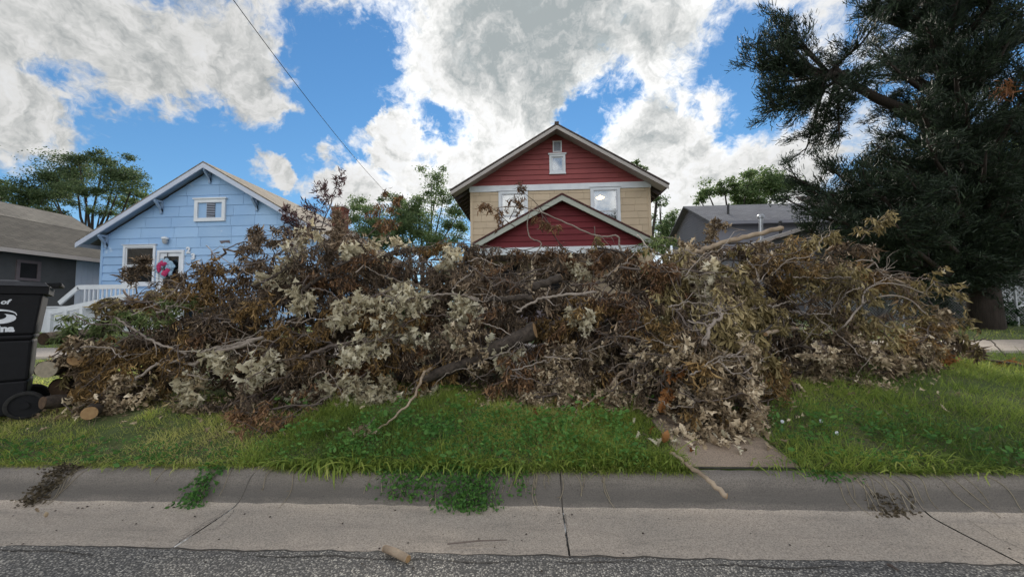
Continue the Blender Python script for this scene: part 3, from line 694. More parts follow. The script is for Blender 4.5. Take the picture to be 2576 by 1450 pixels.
for k in range(9):
    zz = vw[2]+.06+k*(vw[3]-vw[2]-.1)/8.3; MB().bar((vw[0]+.045, YR-.03, zz), (vw[1]-.045, YR-.03, zz), .028, .02, up=(0, -.6, 1)).build('louvre', MAT['trim_pale'], vt)
# ceiling lamp glowing inside the upper room
m, t, N, L, b = newmat('lamp_glow'); b.inputs['Emission Color'].default_value = (1, .62, .3, 1); b.inputs['Emission Strength'].default_value = 6; MAT['lamp_glow'] = m
lc = P(1509, 497, YR+.9)
cl = thing('ceiling_lamp', 'small glowing ceiling lamp seen through the upper window of the red house', 'lamp', lc)
b = MB(); n = 16; V = []
for zz, rr in ((.05, .12), (0, .2), (-.05, .14), (-.07, 0.01)): V += [(lc[0]+rr*math.cos(a), lc[1]+rr*math.sin(a), lc[2]+zz) for a in np.arange(n)*2*math.pi/n]
b.add(V, quads=[(i*n+j, i*n+(j+1) % n, (i+1)*n+(j+1) % n, (i+1)*n+j) for i in range(3) for j in range(n)]); b.build('lamp_shade', MAT['lamp_glow'], cl, smooth=True)
MB().tube([(lc[0], lc[1], lc[2]+.05), (lc[0], lc[1], lc[2]+.12)], .05, 8).build('lamp_base', MAT['white'], cl)
# porch
YP = 14.6
PA = P(1413, 485, YP-.4); PL = P(1187, 611, YP-.4); PR = P(1647, 599, YP-.4)
pxa, pza = PA[0], PA[2]; ph = (PR[0]-PL[0])/2; pdrop = pza-(PL[2]+PR[2])/2; ps = pdrop/ph
bz1 = (P(1290, 626, YP)[2]+P(1600, 613, YP)[2])/2; bz0 = bz1-.27
gable_roof(rh, pxa, pza, ph, pdrop, YP-.43, YR-.03, .07, 'roof_maroon', 'porch_roof')
rake(rh, 'porch_barge_board', pxa, pza, ph-.05, pdrop-.05*ps, YP-.40, YP-.33, .075, .2, 'green_trim')
rake(rh, 'porch_soffit', pxa, pza, ph-.06, pdrop-.06*ps, YP-.325, YP+.02, .08, .03, 'green_trim')
gx = (pza-.2-bz1)/ps
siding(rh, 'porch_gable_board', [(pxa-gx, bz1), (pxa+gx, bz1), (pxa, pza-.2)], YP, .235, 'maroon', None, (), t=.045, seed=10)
MB().prism([(pxa-gx, bz1), (pxa+gx, bz1), (pxa, pza-.2)], YP+.015, YP+.1).build('porch_gable_core', MAT['underside'], rh)
pxl, pxr = pxa-gx+.1, pxa+gx-.1
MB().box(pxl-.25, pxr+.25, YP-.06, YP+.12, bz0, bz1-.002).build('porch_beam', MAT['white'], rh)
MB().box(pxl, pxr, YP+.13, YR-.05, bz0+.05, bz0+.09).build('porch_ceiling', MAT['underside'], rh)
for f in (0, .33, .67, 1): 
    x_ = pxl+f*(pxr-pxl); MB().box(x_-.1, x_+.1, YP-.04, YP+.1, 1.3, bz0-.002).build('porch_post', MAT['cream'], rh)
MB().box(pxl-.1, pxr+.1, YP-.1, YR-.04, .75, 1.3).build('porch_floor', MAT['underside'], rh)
MB().box(pxa-.5, pxa+.45, YR-.06, YR-.025, 1.3, 3.4).build('front_door', MAT['dark'], rh)
MB().box(pxl+.4, pxl+1.5, YR-.06, YR-.025, 2.0, 3.3).build('porch_window', MAT['dark'], rh)
# ridge knob
MB().box(xa-.09, xa+.09, YR-.8, YR+10.6, za-.01, za+.06).build('ridge_cap', MAT['roof_brown'], rh)

# ------------------------------------------------------------------ weathered house beside the bungalow
XE = -18.3
dh = thing('weathered_house', 'dark weathered house with mossy grey shingle roof beside the blue bungalow', 'house', (XE-4, 12, .8))
def at_x(px, py, X): d = ray(px, py); return CAM + d*(X/d[0])
e0 = at_x(120, 634, XE); rr = at_x(120, 531, XE-4.2)
ez, rz = e0[2], rr[2]
b = MB(); b.hexa([(XE, 4, ez-.05), (XE-4.2, 4, rz-.05), (XE-4.2, 17.5, rz-.05), (XE, 17.5, ez-.05)], [(XE, 4, ez), (XE-4.2, 4, rz), (XE-4.2, 17.5, rz), (XE, 17.5, ez)])
b.hexa([(XE-8.4, 4, ez-.05), (XE-4.2, 4, rz-.05), (XE-4.2, 17.5, rz-.05), (XE-8.4, 17.5, ez-.05)], [(XE-8.4, 4, ez), (XE-4.2, 4, rz), (XE-4.2, 17.5, rz), (XE-8.4, 17.5, ez)])
rf = b.build('roof', MAT['roof_dark'], dh)
MAT['roof_patch'] = shingle('faded_shingles', (.14, .132, .12), (.115, .108, .10))
sl = (rz-ez)/4.2
b = MB(); b.hexa([(XE-2.9, 4.1, ez+2.9*sl+.006), (XE-4.1, 4.1, ez+4.1*sl+.006), (XE-4.1, 17.4, ez+4.1*sl+.006), (XE-2.6, 17.4, ez+2.6*sl+.006)], [(XE-2.9, 4.1, ez+2.9*sl+.016), (XE-4.1, 4.1, ez+4.1*sl+.016), (XE-4.1, 17.4, ez+4.1*sl+.016), (XE-2.6, 17.4, ez+2.6*sl+.016)])
b.build('faded_shingle_strip', MAT['roof_patch'], rf)
MB().box(XE-.03, XE+.03, 4, 17.5, ez-.16, ez-.01).build('fascia', MAT['grey_trim'], dh)
MB().box(XE-.62, XE-.5, 4.3, 17.2, .7, ez+.3).build('side_wall', MAT['dark_house'], dh)
MB().box(XE-7.9, XE-7.8, 4.3, 17.2, .7, ez+.3).build('side_wall', MAT['dark_house'], dh)
for yk in (4.3, 17.1): MB().box(XE-7.8, XE-.62, yk, yk+.1, .7, ez+.1).build('end_wall', MAT['dark_house'], dh)
yb0 = at_x(190, 690, XE-.5)[1]
for k in range(12):
    y0 = yb0+k*.2; MB().box(XE-.498, XE-.47, y0+.004, y0+.196, .7, ez-.05).build('white_board', MAT['trim_pale'], dh)
wy0, wy1 = at_x(38, 690, XE-.5)[1], at_x(100, 690, XE-.5)[1]; wz1_, wz0_ = at_x(70, 655, XE-.5)[2], at_x(70, 706, XE-.5)[2]
b = MB(); b.box(XE-.499, XE-.45, wy0, wy0+.1, wz0_, wz1_); b.box(XE-.499, XE-.45, wy1-.1, wy1, wz0_, wz1_); b.box(XE-.499, XE-.452, wy0+.1, wy1-.1, wz1_-.1, wz1_); b.box(XE-.499, XE-.452, wy0+.1, wy1-.1, wz0_, wz0_+.1)
wn_ = b.build('window', MAT['underside'], dh); MB().box(XE-.497, XE-.48, wy0+.1, wy1-.1, wz0_+.1, wz1_-.1).build('pane', MAT['dark'], wn_)

# ------------------------------------------------------------------ grey house behind, with its low annex
YG = 20.0
gh = thing('grey_house', 'tall grey sided house with grey shingle roof behind the brush pile', 'house', (13, YG, .8))
ge = P(1786, 556, YG-.4); gr = P(1737, 518, YG+2.9)
gx0 = ge[0]+.35; gx1 = gx0+8
def lap_wall(parent, name, x, y0, y1, z0, z1f, mat, step=.14):
    b = MB(); z = z0
    while z < max(z1f(y0), z1f(y1), z1f((y0+y1)/2)):
        ya, yb = y0, y1
        while ya < y1 and z > z1f(ya): ya += .1
        while yb > y0 and z > z1f(yb): yb -= .1
        if yb > ya: b.hexa([(x-.025, ya, z), (x+.02, ya, z), (x+.02, yb, z), (x-.025, yb, z)], [(x-.006, ya, z+step), (x+.02, ya, z+step), (x+.02, yb, z+step), (x-.006, yb, z+step)])
        z += step
    o = b.build(name, MAT[mat], parent); return o
ry = YG+2.9; gs = (gr[2]-ge[2])/(ry-(YG-.4))
lap_wall(gh, 'side_wall', gx0, YG, YG+5.8, .8, lambda y: gr[2]-.1-gs*abs(y-ry), 'grey_house')
MB().box(gx0+.03, gx1, YG, YG+.1, .8, ge[2]+.1).build('front_wall', MAT['grey_house'], gh)
MB().box(gx0+.03, gx1, YG+5.7, YG+5.8, .8, ge[2]+.1).build('back_wall', MAT['grey_house'], gh)
MB().box(gx1-.1, gx1-.002, YG+.1, YG+5.7, .8, ge[2]+.1).build('side_wall', MAT['grey_house'], gh)
b = MB()
for s in (-1, 1):
    ye = ry+s*3.3; xl_, xr_ = gx0-.35, gx1+.3
    b.hexa([(xl_, ye, ge[2]-.08), (xr_, ye, ge[2]-.08), (xr_, ry, gr[2]-.08), (xl_, ry, gr[2]-.08)], [(xl_, ye, ge[2]), (xr_, ye, ge[2]), (xr_, ry, gr[2]), (xl_, ry, gr[2])])
b.build('roof', MAT['roof_grey'], gh)
MB().box(gx0-.36, gx1+.3, YG-.44, YG-.405, ge[2]-.17, ge[2]-.01).build('fascia', MAT['grey_house'], gh)
def pipe(name, px, py0, py1, y, r, mat, cap=False):
    a, c = P(px, py1, y), P(px, py0, y); b = MB(); b.tube([a, c], r, 10); b.tube([a, a+np.array([0, 0, .05])], r*1.7, 10)
    if cap: b.tube([c, c+np.array([0, 0, .09])], r*1.6, 10)
    return b.build(name, MAT[mat], gh)
pipe('vent_pipe', 1831, 514, 547, YG+.9, .06, 'black_metal'); 
an = thing('white_roofed_annex', 'low annex with pale sloping roof in front of the grey house', 'annex', (11.5, 16.5, .8))
a0, a1 = P(1775, 648, 16.6), P(2010, 572, 16.6)
b = MB(); ax, az = a1[0], a1[2]; sx_ = (a1[2]-a0[2])/(a1[0]-a0[0])
gable_roof(an, ax, az, ax-a0[0], az-a0[2], 16.3, 20-.05, .07, 'roof_pale')
MB().prism([(a0[0]+.3, .8), (2*ax-a0[0]-.3, .8), (2*ax-a0[0]-.3, a0[2]+.1), (ax, az-.1), (a0[0]+.3, a0[2]+.1)], 16.6, 16.7).build('front_wall', MAT['grey_house'], an)
rake(an, 'rake_board', ax, az, ax-a0[0], az-a0[2], 16.27, 16.298, .0, .16, 'grey_trim')
pa, pc = P(1913, 602, 17.2), P(1913, 546, 17.2); b = MB(); b.tube([pa-np.array([0, 0, .3]), pc], .085, 12); b.build('flue_pipe', MAT['metal'], an); MB().tube([pc-np.array([0, 0, .03]), pc+np.array([0, 0, .05]), pc+np.array([0, 0, .12])], [.15, .15, .1], 12).build('flue_cap', MAT['metal'], an)
pa, pc = P(1962, 590, 17.4), P(1962, 556, 17.4); MB().tube([pa-np.array([0, 0, .3]), pc], .07, 10).build('vent_pipe', MAT['black_metal'], an)

# ------------------------------------------------------------------ shaded house under the cedar
YD = 13.6
sh = thing('shaded_house', 'dark house with a white eave board and porch lattice under the cedar', 'house', (18, YD, .75))
f0, f1 = P(2272, 604, YD-.5), P(2640, 612, YD-.5); fx0 = f0[0]-.3; fx1 = fx0+10; fz = f0[2]
b = MB(); b.hexa([(fx0-.4, YD-.55, fz), (fx1, YD-.55, fz), (fx1, YD+3.4, fz+2.6), (fx0-.4, YD+3.4, fz+2.6)], [(fx0-.4, YD-.55, fz+.06), (fx1, YD-.55, fz+.06), (fx1, YD+3.4, fz+2.66), (fx0-.4, YD+3.4, fz+2.66)]); b.build('roof', MAT['roof_brown'], sh)
MB().box(fx0-.4, fx1, YD-.6, YD-.555, fz-.2, fz+.03).build('eave_board', MAT['white'], sh)
MB().box(fx0, fx1, YD, YD+.1, .7, fz+.15).build('front_wall', MAT['dark_wall2'], sh)
MB().box(fx0, fx0+.1, YD+.1, YD+6.8, .7, fz+.2).build('side_wall', MAT['dark_wall2'], sh)
q0, q1 = P(2292, 700, YD), P(2372, 648, YD); wn_ = frame_rect(sh, 'window', q0[0], q1[0], q0[2], q1[2], YD-.002, .11, .05, 'grey_trim'); MB().box(q0[0]+.11, q1[0]-.11, YD-.03, YD-.01, q0[2]+.11, q1[2]-.11).build('pane', MAT['dark'], wn_)
l0, l1 = P(2498, 772, YD-1.3), P(2640, 702, YD-1.3)
lt = frame_rect(sh, 'porch_lattice', l0[0], l0[0]+2.4, l0[2], l1[2], YD-1.3, .07, .04, 'white')
Wd, Hd = 2.4, l1[2]-l0[2]
for s in (-1, 1):
    k = -8
    while k < 24:
        x0_ = l0[0]+k*.14; seg = []
        for u in np.linspace(0, 1, 41):
            x_ = x0_ + (u*Hd if s > 0 else (1-u)*Hd); 
            if l0[0]+.07 < x_ < l0[0]+Wd-.07: seg.append((x_, l0[2]+u*Hd))
        if len(seg) > 3: MB().bar((seg[0][0], YD-1.31+.008*s, seg[0][1]), (seg[-1][0], YD-1.31+.008*s, seg[-1][1]), .012, .035, up=(0, 1, 0)).build('slat', MAT['white'], lt)
        k += 1
# ------------------------------------------------------------------ leaves and trees
def unit(v): return v/(np.linalg.norm(v, axis=-1, keepdims=True)+1e-9)
def frames(d, r, roll=None):
    """rotation matrices whose Y axis is d; random roll about it"""
    d = unit(d); h = unit(r.normal(size=d.shape)) if roll is None else roll
    x = unit(np.cross(d, h)); z = np.cross(x, d)
    return np.stack([x, d, z], -1)
def scatter(tpls, pos, dirs, size, tint, r, width=None, roll=None):
    """copies of the leaf templates merged into arrays: vertices, tris, quads, tint"""
    n = len(pos); R = frames(dirs, r, roll); which = r.integers(0, len(tpls), n)
    Vs, Ts, Qs, Ts_t = [], [], [], []; off = 0
    for k, (tv, tt, tq) in enumerate(tpls):
        i = np.where(which == k)[0]
        if not len(i): continue
        v = np.repeat(tv[None], len(i), 0)*size[i][:, None, None]
        if width is not None: v = v*np.stack([width[i], np.ones(len(i)), width[i]], -1)[:, None, :]
        V = np.einsum('nij,nkj->nki', R[i], v) + pos[i][:, None, :]
        m = len(tv); o = off + np.arange(len(i))*m
        if len(tt): Ts.append((tt[None]+o[:, None, None]).reshape(-1, 3))
        if len(tq): Qs.append((tq[None]+o[:, None, None]).reshape(-1, 4))
        Vs.append(V.reshape(-1, 3)); Ts_t.append(np.repeat(tint[i], m)); off += m*len(i)
    return np.concatenate(Vs), (np.concatenate(Ts) if Ts else None), (np.concatenate(Qs) if Qs else None), np.concatenate(Ts_t)
def leaf_obj(name, parent, mat, tpls, pos, dirs, size, tint, r, width=None, roll=None, stuff=False, smooth=False):
    V, T, Q, tn = scatter(tpls, pos, dirs, size, tint, r, width, roll)
    o = link(name, np_mesh(name, V, T, Q, MAT[mat], smooth, tn), parent)
    if stuff: o['kind'] = 'stuff'
    return o
def strip_leaf(ws, curl=0.0, fold=0.0, side=0.0, twist=0.0):
    """a blade of cross stations: half width ws[k] at even spacing along Y; curl bends it along, fold along the midrib"""
    n = len(ws); t = np.linspace(0, 1, n); a = curl*t
    ds = 1/(n-1); y = np.concatenate([[0], np.cumsum(np.cos((a[1:]+a[:-1])/2))*ds]); z = np.concatenate([[0], -np.cumsum(np.sin((a[1:]+a[:-1])/2))*ds])
    V = []
    for k in range(n):
        w = ws[k]; th = twist*t[k]; fz_ = fold*w
        V += [(-w*math.cos(th)+side*t[k]**2, y[k], z[k]+fz_-w*math.sin(th)), (side*t[k]**2, y[k], z[k]), (w*math.cos(th)+side*t[k]**2, y[k], z[k]+fz_+w*math.sin(th))]
    q = [(3*k+j, 3*k+j+1, 3*k+j+4, 3*k+j+3) for k in range(n-1) for j in (0, 1)]
    return np.array(V), np.zeros((0, 3), np.int32), np.array(q, np.int32)
def flat_leaf(ws):
    """cheap leaf: left/right edge only"""
    n = len(ws); t = np.linspace(0, 1, n); V = []
    for k in range(n): V += [(-ws[k], t[k], .12*math.sin(t[k]*3)), (ws[k], t[k], -.08*math.sin(t[k]*3))]
    return np.array(V), np.zeros((0, 3), np.int32), np.array([(2*k, 2*k+1, 2*k+3, 2*k+2) for k in range(n-1)], np.int32)
def oak_leaf(curl, roll_, seed, fold=.5, lite=False):
    """lobed outline; each half is a fan of lobes and sinuses, curled across and along"""
    r = np.random.default_rng(seed)
    st = [(0, .015), (.10, .03), (.20, .10), (.30, .27), (.36, .11), (.46, .38), (.53, .13), (.64, .42), (.72, .15), (.82, .28), (.90, .12), (1.0, .03)]
    if lite: st = [(0, .015), (.2, .08), (.34, .30), (.44, .11), (.62, .42), (.76, .14), (1.0, .06)]
    V = []; n = len(st)
    for k, (t, w) in enumerate(st):
        w = w*r.uniform(.6, 1.0); a = curl*t
        y = math.sin(a)/curl if abs(curl) > .05 else t; z = -(1-math.cos(a))/curl if abs(curl) > .05 else 0
        ny, nz = math.sin(a), math.cos(a)
        for s in (-1, 0, 1):
            ph = roll_*(w/.42); x = s*math.sin(ph)/max(roll_, .05)*.42 if s else 0; up = (1-math.cos(ph))/max(roll_, .05)*.42 if s else 0
            adv = .07 if (s and w > .2) else 0
            V.append((x, y+ny*up+adv*math.cos(a), z+nz*up-adv*math.sin(a)))
    q = [(3*k+j, 3*k+j+1, 3*k+j+4, 3*k+j+3) for k in range(n-1) for j in (0, 1)]
    return np.array(V), np.zeros((0, 3), np.int32), np.array(q, np.int32)
OAK = [oak_leaf(c, ro, k) for k, (c, ro) in enumerate([(1.8, 1.7), (2.8, 1.2), (1.0, 2.3), (-1.6, 1.9), (2.3, 2.5), (.8, 1.1), (-2.4, 1.5), (3.2, 2.0)])]
OAK_LITE = [oak_leaf(c, ro, k, lite=True) for k, (c, ro) in enumerate([(1.8, 1.7), (2.8, 1.2), (1.0, 2.3), (-1.6, 1.9), (2.3, 2.5), (.8, 1.1), (-2.4, 1.5), (3.2, 2.0)])]
LANCE = [strip_leaf([.015, .10, .012], c, f, sd, tw) for c, f, sd, tw in [(1.0, .8, 0, .9), (2.2, 1.2, .25, -1.0), (-1.4, 1.0, -.25, 1.3), (.5, 1.5, .2, 0), (2.8, .8, -.1, .4)]]
OVAL = [strip_leaf([.03, .145, .02], c, f, sd, 0) for c, f, sd in [(.7, .4, 0), (-.5, .5, .1), (1.4, .6, -.1)]]
TREELEAF = [flat_leaf([.02, .26, .02]), flat_leaf([.05, .2, .03])]
def bend_path(p0, d0, L, n, r, wob=.25, sag=0.0):
    pts = [np.array(p0, float)]; d = unit(np.array(d0, float))
    for k in range(n):
        d = unit(d + r.normal(0, wob, 3)/math.sqrt(n)*1.6 + np.array([0, 0, -sag/n])); pts.append(pts[-1]+d*L/n)
    return np.array(pts)
MAT['bark'] = plain('bark', (.075, .06, .05), (.035, .028, .025), 9, .95, bmp=.8, bscale=30)
MAT['bark_tree'] = plain('tree_bark', (.05, .042, .036), (.03, .025, .022), 9, .95)
MAT['leaf_locust'] = leafmat('locust_leaves', [(0, (.03, .055, .028)), (.5, (.075, .115, .05)), (1, (.15, .19, .09))], .45)
MAT['leaf_green'] = leafmat('elm_leaves', [(0, (.045, .08, .035)), (.5, (.11, .17, .065)), (1, (.22, .26, .12))], .5)
def tree(name, label, base, height, lobes, nleaf, size, leaf, trunk_r, seed, group=None, limbs=True, fork=.35):
    """tapered trunk, limbs to every clump, leaves spread through uneven clumps; lobes: (dx, dy, z, rx, rz)"""
    r = np.random.default_rng(seed); base = np.array(base, float)
    t = thing(name, label, 'tree', base, group)
    trunk = bend_path(base-np.array([0, 0, .1]), (r.normal(0, .06), r.normal(0, .06), 1), height*fork, 6, r, .12)
    top = trunk[-1]; b = MB(); b.tube(trunk, np.linspace(trunk_r, trunk_r*.72, len(trunk)), 9); lb = MB()
    pos, dirs = [], []
    tot = sum(l[3]**2*l[4] for l in lobes)
    for (dx, dy, z, rx, rz_) in lobes:
        c = base+np.array([dx, dy, z]); mid = (top+c)/2+np.array([0, 0, -.12*np.linalg.norm(c-top)])+r.normal(0, .15, 3)
        if limbs: lb.tube([top-np.array([0, 0, .2]), mid*.5+top*.5, mid, c*.6+mid*.4, c], np.linspace(trunk_r*.5, trunk_r*.10, 5), 6)
        nc = max(6, int(26*rx*rz_/4)+6); cl = c+r.normal(size=(nc, 3))*np.array([rx, rx, rz_])*.52
        share = max(60, int(nleaf*rx**2*rz_/tot))
        for k in range(nc):
            if limbs and k % 2 == 0: lb.tube([c, (c+cl[k])/2+r.normal(0, .1, 3), cl[k]], [trunk_r*.12, trunk_r*.06, .012], 4)
            m = share//nc; pos.append(cl[k]+r.normal(size=(m, 3))*np.array([1, 1, .55])*min(rx, rz_)*.34*r.uniform(.6, 1.6)); dirs.append(unit(r.normal(size=(m, 3))+np.array([0, 0, -.3])))
    tr = b.build('trunk', MAT['bark_tree'], t, smooth=True)
    if limbs: lb.build('limbs', MAT['bark_tree'], t, smooth=True)
    pos = np.concatenate(pos); dirs = np.concatenate(dirs); n = len(pos)
    leaf_obj('crown', t, leaf, TREELEAF, pos, dirs, r.uniform(.7, 1.3, n)*size, np.clip(r.normal(.5, .22, n), 0, 1), r)
    return t
def lob(pxs, Y, base):
    """lobes from their place and apparent radius in the view, at depth Y"""
    o = []
    for (px, py, rx, rz_) in pxs:
        p = P(px, py, Y); k = p[1]/967.6; dy = rng.uniform(-1, 1)*rx*k*.6; o.append((p[0]-base[0], p[1]-base[1]+dy, p[2]-base[2], rx*k, rz_*k))
    return o
# locust tree behind the weathered house
b_ = P(200, 786, 30); b_[2] = .8
tree('locust_tree', 'spreading dark green locust tree rising behind the weathered house', b_, 13, lob([(100, 450, 50, 38), (70, 490, 40, 30), (170, 430, 45, 40), (150, 500, 40, 25), (210, 405, 35, 20), (300, 430, 45, 35), (320, 480, 40, 25), (270, 400, 30, 18), (240, 490, 35, 25), (335, 440, 25, 25), (110, 525, 35, 22), (260, 540, 30, 18), (60, 515, 25, 20)], 30, b_), 34000, .15, 'leaf_locust', .28, 11, fork=.5)
b_ = P(-15, 786, 32); b_[2] = .8
tree('roadside_tree', 'small dark tree showing at the edge of the weathered roof', b_, 10, lob([(-10, 470, 30, 25), (-25, 500, 30, 25), (5, 490, 14, 14)], 32, b_), 3500, .2, 'leaf_locust', .2, 12)
b_ = P(360, 786, 34); b_[2] = .8
tree('low_tree', 'low green tree peeking over the blue bungalow roof', b_, 9, lob([(345, 490, 28, 18), (370, 520, 25, 20), (310, 515, 30, 20)], 34, b_), 3000, .2, 'leaf_green', .2, 13)
# green trees between the two houses
for k, (bx0, lobs, lab, nm) in enumerate([
    (945, [(920, 520, 32, 22), (950, 560, 40, 32), (905, 560, 26, 26), (985, 500, 28, 22), (1000, 560, 36, 40), (960, 610, 50, 30)], 'bushy green tree beside the brick chimney, lower than its neighbours', 'hackberry_tree'),
    (1075, [(1050, 520, 30, 36), (1085, 470, 24, 30), (1105, 445, 18, 18), (1120, 500, 26, 32), (1060, 575, 40, 36), (1130, 560, 32, 36), (1020, 545, 26, 30), (1155, 540, 20, 30), (1090, 620, 50, 30)], 'tall green tree with bare twigs on top beside the cream wall', 'elm_tree')]):
    b_ = P(bx0, 786, 27); b_[2] = .8
    tree(nm, lab, b_, 10, lob(lobs, 27, b_), 19000, .14, 'leaf_green', .2, 20+k, fork=.45)
b_ = P(1665, 786, 30); b_[2] = .8
tree('ash_tree', 'thin green tree standing between the red house and the grey house', b_, 10, lob([(1672, 560, 24, 22), (1660, 500, 16, 16), (1690, 545, 14, 14), (1665, 600, 30, 25), (1660, 480, 10, 8)], 30, b_), 5000, .17, 'leaf_green', .18, 24)
b_ = P(1620, 786, 30); b_[2] = .8
tree('thin_tree', 'slender tree whose top twigs show over the red house roof', b_, 14, lob([(1598, 410, 7, 6), (1606, 420, 6, 6), (1622, 424, 5, 5)], 30, b_), 260, .18, 'leaf_green', .14, 25, fork=.7)
b_ = P(1860, 786, 34); b_[2] = .8
tree('maple_tree', 'round green tree rising behind the grey house roof', b_, 14, lob([(1780, 485, 26, 16), (1820, 470, 30, 20), (1870, 470, 34, 24), (1920, 455, 34, 26), (1960, 470, 34, 30), (1760, 500, 16, 10), (1890, 500, 50, 20)], 34, b_), 14000, .21, 'leaf_green', .3, 26, fork=.5)
b_ = P(2560, 786, 24); b_[2] = .8
tree('yard_tree', 'light green tree behind the shaded house seen through the cedar', b_, 10, lob([(2545, 440, 40, 40), (2570, 500, 40, 40), (2600, 380, 40, 60)], 24, b_), 5000, .2, 'leaf_green', .22, 27)

# ------------------------------------------------------------------ the big cedar
MAT['cedar'] = leafmat('cedar_sprays', [(0, (.010, .015, .010)), (.5, (.022, .036, .02)), (1, (.05, .075, .038))], .15)
MAT['cedar_dry'] = leafmat('dry_cedar_sprays', [(0, (.12, .05, .02)), (.5, (.22, .09, .035)), (1, (.3, .14, .06))], .2)
MAT['cedar_bark'] = plain('cedar_bark', (.06, .045, .038), (.03, .024, .02), 5, .95, stretch=(9, 9, .7), bmp=.8, bscale=9)
YC = 9.6
cb = P(2480, 786, YC); cb[2] = gz(0, YC)
cr = np.random.default_rng(5)
ced = thing('cedar_tree', 'huge dark cedar tree with layered sprays overhanging the shaded house', 'tree', cb)
H = 13.5
tp = bend_path(cb-np.array([0, 0, .2]), (-.03, .02, 1), H, 14, cr, .06); b = MB(); b.tube(tp, np.linspace(.30, .05, len(tp)), 11)
b.build('trunk', MAT['cedar_bark'], ced, smooth=True)
SPRAY = [flat_leaf([.085, .03]), flat_leaf([.06, .05])]
# bough ends measured in the view, each at its own depth; the rest are spread round the trunk
ends = [(1905, 145, 9.0), (1950, 70, 9.2), (1925, 200, 9.0), (1945, 270, 9.0), (2000, 300, 8.8), (2200, 110, 9.3), (2190, 30, 9.6), (2260, -40, 9.5), (2040, 250, 8.8), (2060, 330, 9.0), (2020, 390, 9.2), (2080, 420, 8.6),
        (1985, 440, 9.2), (2040, 480, 8.8), (1975, 500, 9.3), (2000, 560, 9.0), (2090, 540, 8.4), (2160, 250, 8.4), (2200, 360, 8.0), (2180, 460, 8.0), (2230, 150, 8.6), (2330, 60, 8.6), (2420, -30, 9), (2300, 240, 7.9), (2330, 350, 7.6), (2280, 440, 7.6), (2150, 600, 8.3), (2250, 560, 7.6), (2400, 150, 8.2), (2430, 260, 7.6), (2480, 380, 7.5), (2540, 100, 8.2), (2580, 220, 7.8), (2400, 470, 7.3), (2340, 540, 7.4), (2600, 330, 7.6),
        (2110, 350, 8.8), (2130, 500, 8.8), (2060, 600, 8.8), (2360, 420, 9.5), (2250, 340, 9.6), (2200, 520, 9.4), (2460, 80, 9.4), (2500, 10, 9.6), (2640, 20, 8.5), (2700, 160, 8.5), (2700, 380, 8.5), (2300, 120, 9.6), (2350, 0, 9.6), (2250, -150, 9.5), (2420, -200, 9.6), (2560, -150, 9.5), (2240, 620, 8.4), (2330, 610, 8.6), (2180, 20, 9.6), (2280, 10, 9.2), (2380, 320, 8.4), (2290, 480, 9), (2450, 560, 8.6), (2540, 500, 8.4), (2600, 450, 8.6), (2600, 560, 8.8), (2480, 470, 8.8), (2560, 620, 9.0), (2420, 620, 9.0), (2650, 300, 8.8), (2560, 300, 9.0), (2400, 560, 8.4), (2510, 420, 7.9)]
ends += [(x+cr.uniform(-40, 40), y+cr.uniform(-40, 40), cr.uniform(7.6, 9.9)) for x in range(2200, 2640, 105) for y in range(-40, 660, 105)]
ends += [(2400, 650, 8.9), (2450, 690, 8.8), (2500, 660, 8.7), (2540, 690, 8.9), (2360, 680, 9.0), (2600, 640, 8.8)]
ends += [(1900, 120, 9.1), (1880, 150, 9.1), (1930, 100, 9.1), (1960, 130, 9.1), (1960, 50, 9.2), (1985, 60, 9.2), (1940, 230, 9.0), (1970, 180, 9.0), (1930, 280, 9.0), (1980, 240, 9.0)]
allp = [(P(x, y, d), 1.0) for x, y, d in ends]
for k in range(24):                                          # far side
    a = cr.uniform(-.4, math.pi+.4); z = cr.uniform(2.5, 12.5); rad = (1-z/H*.75)*cr.uniform(2.2, 4.2)
    allp.append((np.array([cb[0]+rad*math.cos(a), cb[1]+rad*math.sin(a)*.8, z]), 1.2))
pos, dirs, lim = [], [], MB()
FORK = P(2095, 185, 9.1); _t0 = np.array([np.interp(FORK[2]-1.0, tp[:, 2], tp[:, k]) for k in range(3)])
lim.tube(smooth_limb := np.array([_t0, _t0*.7+FORK*.3+np.array([0, 0, -.25]), _t0*.35+FORK*.65+np.array([0, 0, -.2]), FORK]), [.15, .12, .10, .07], 7)
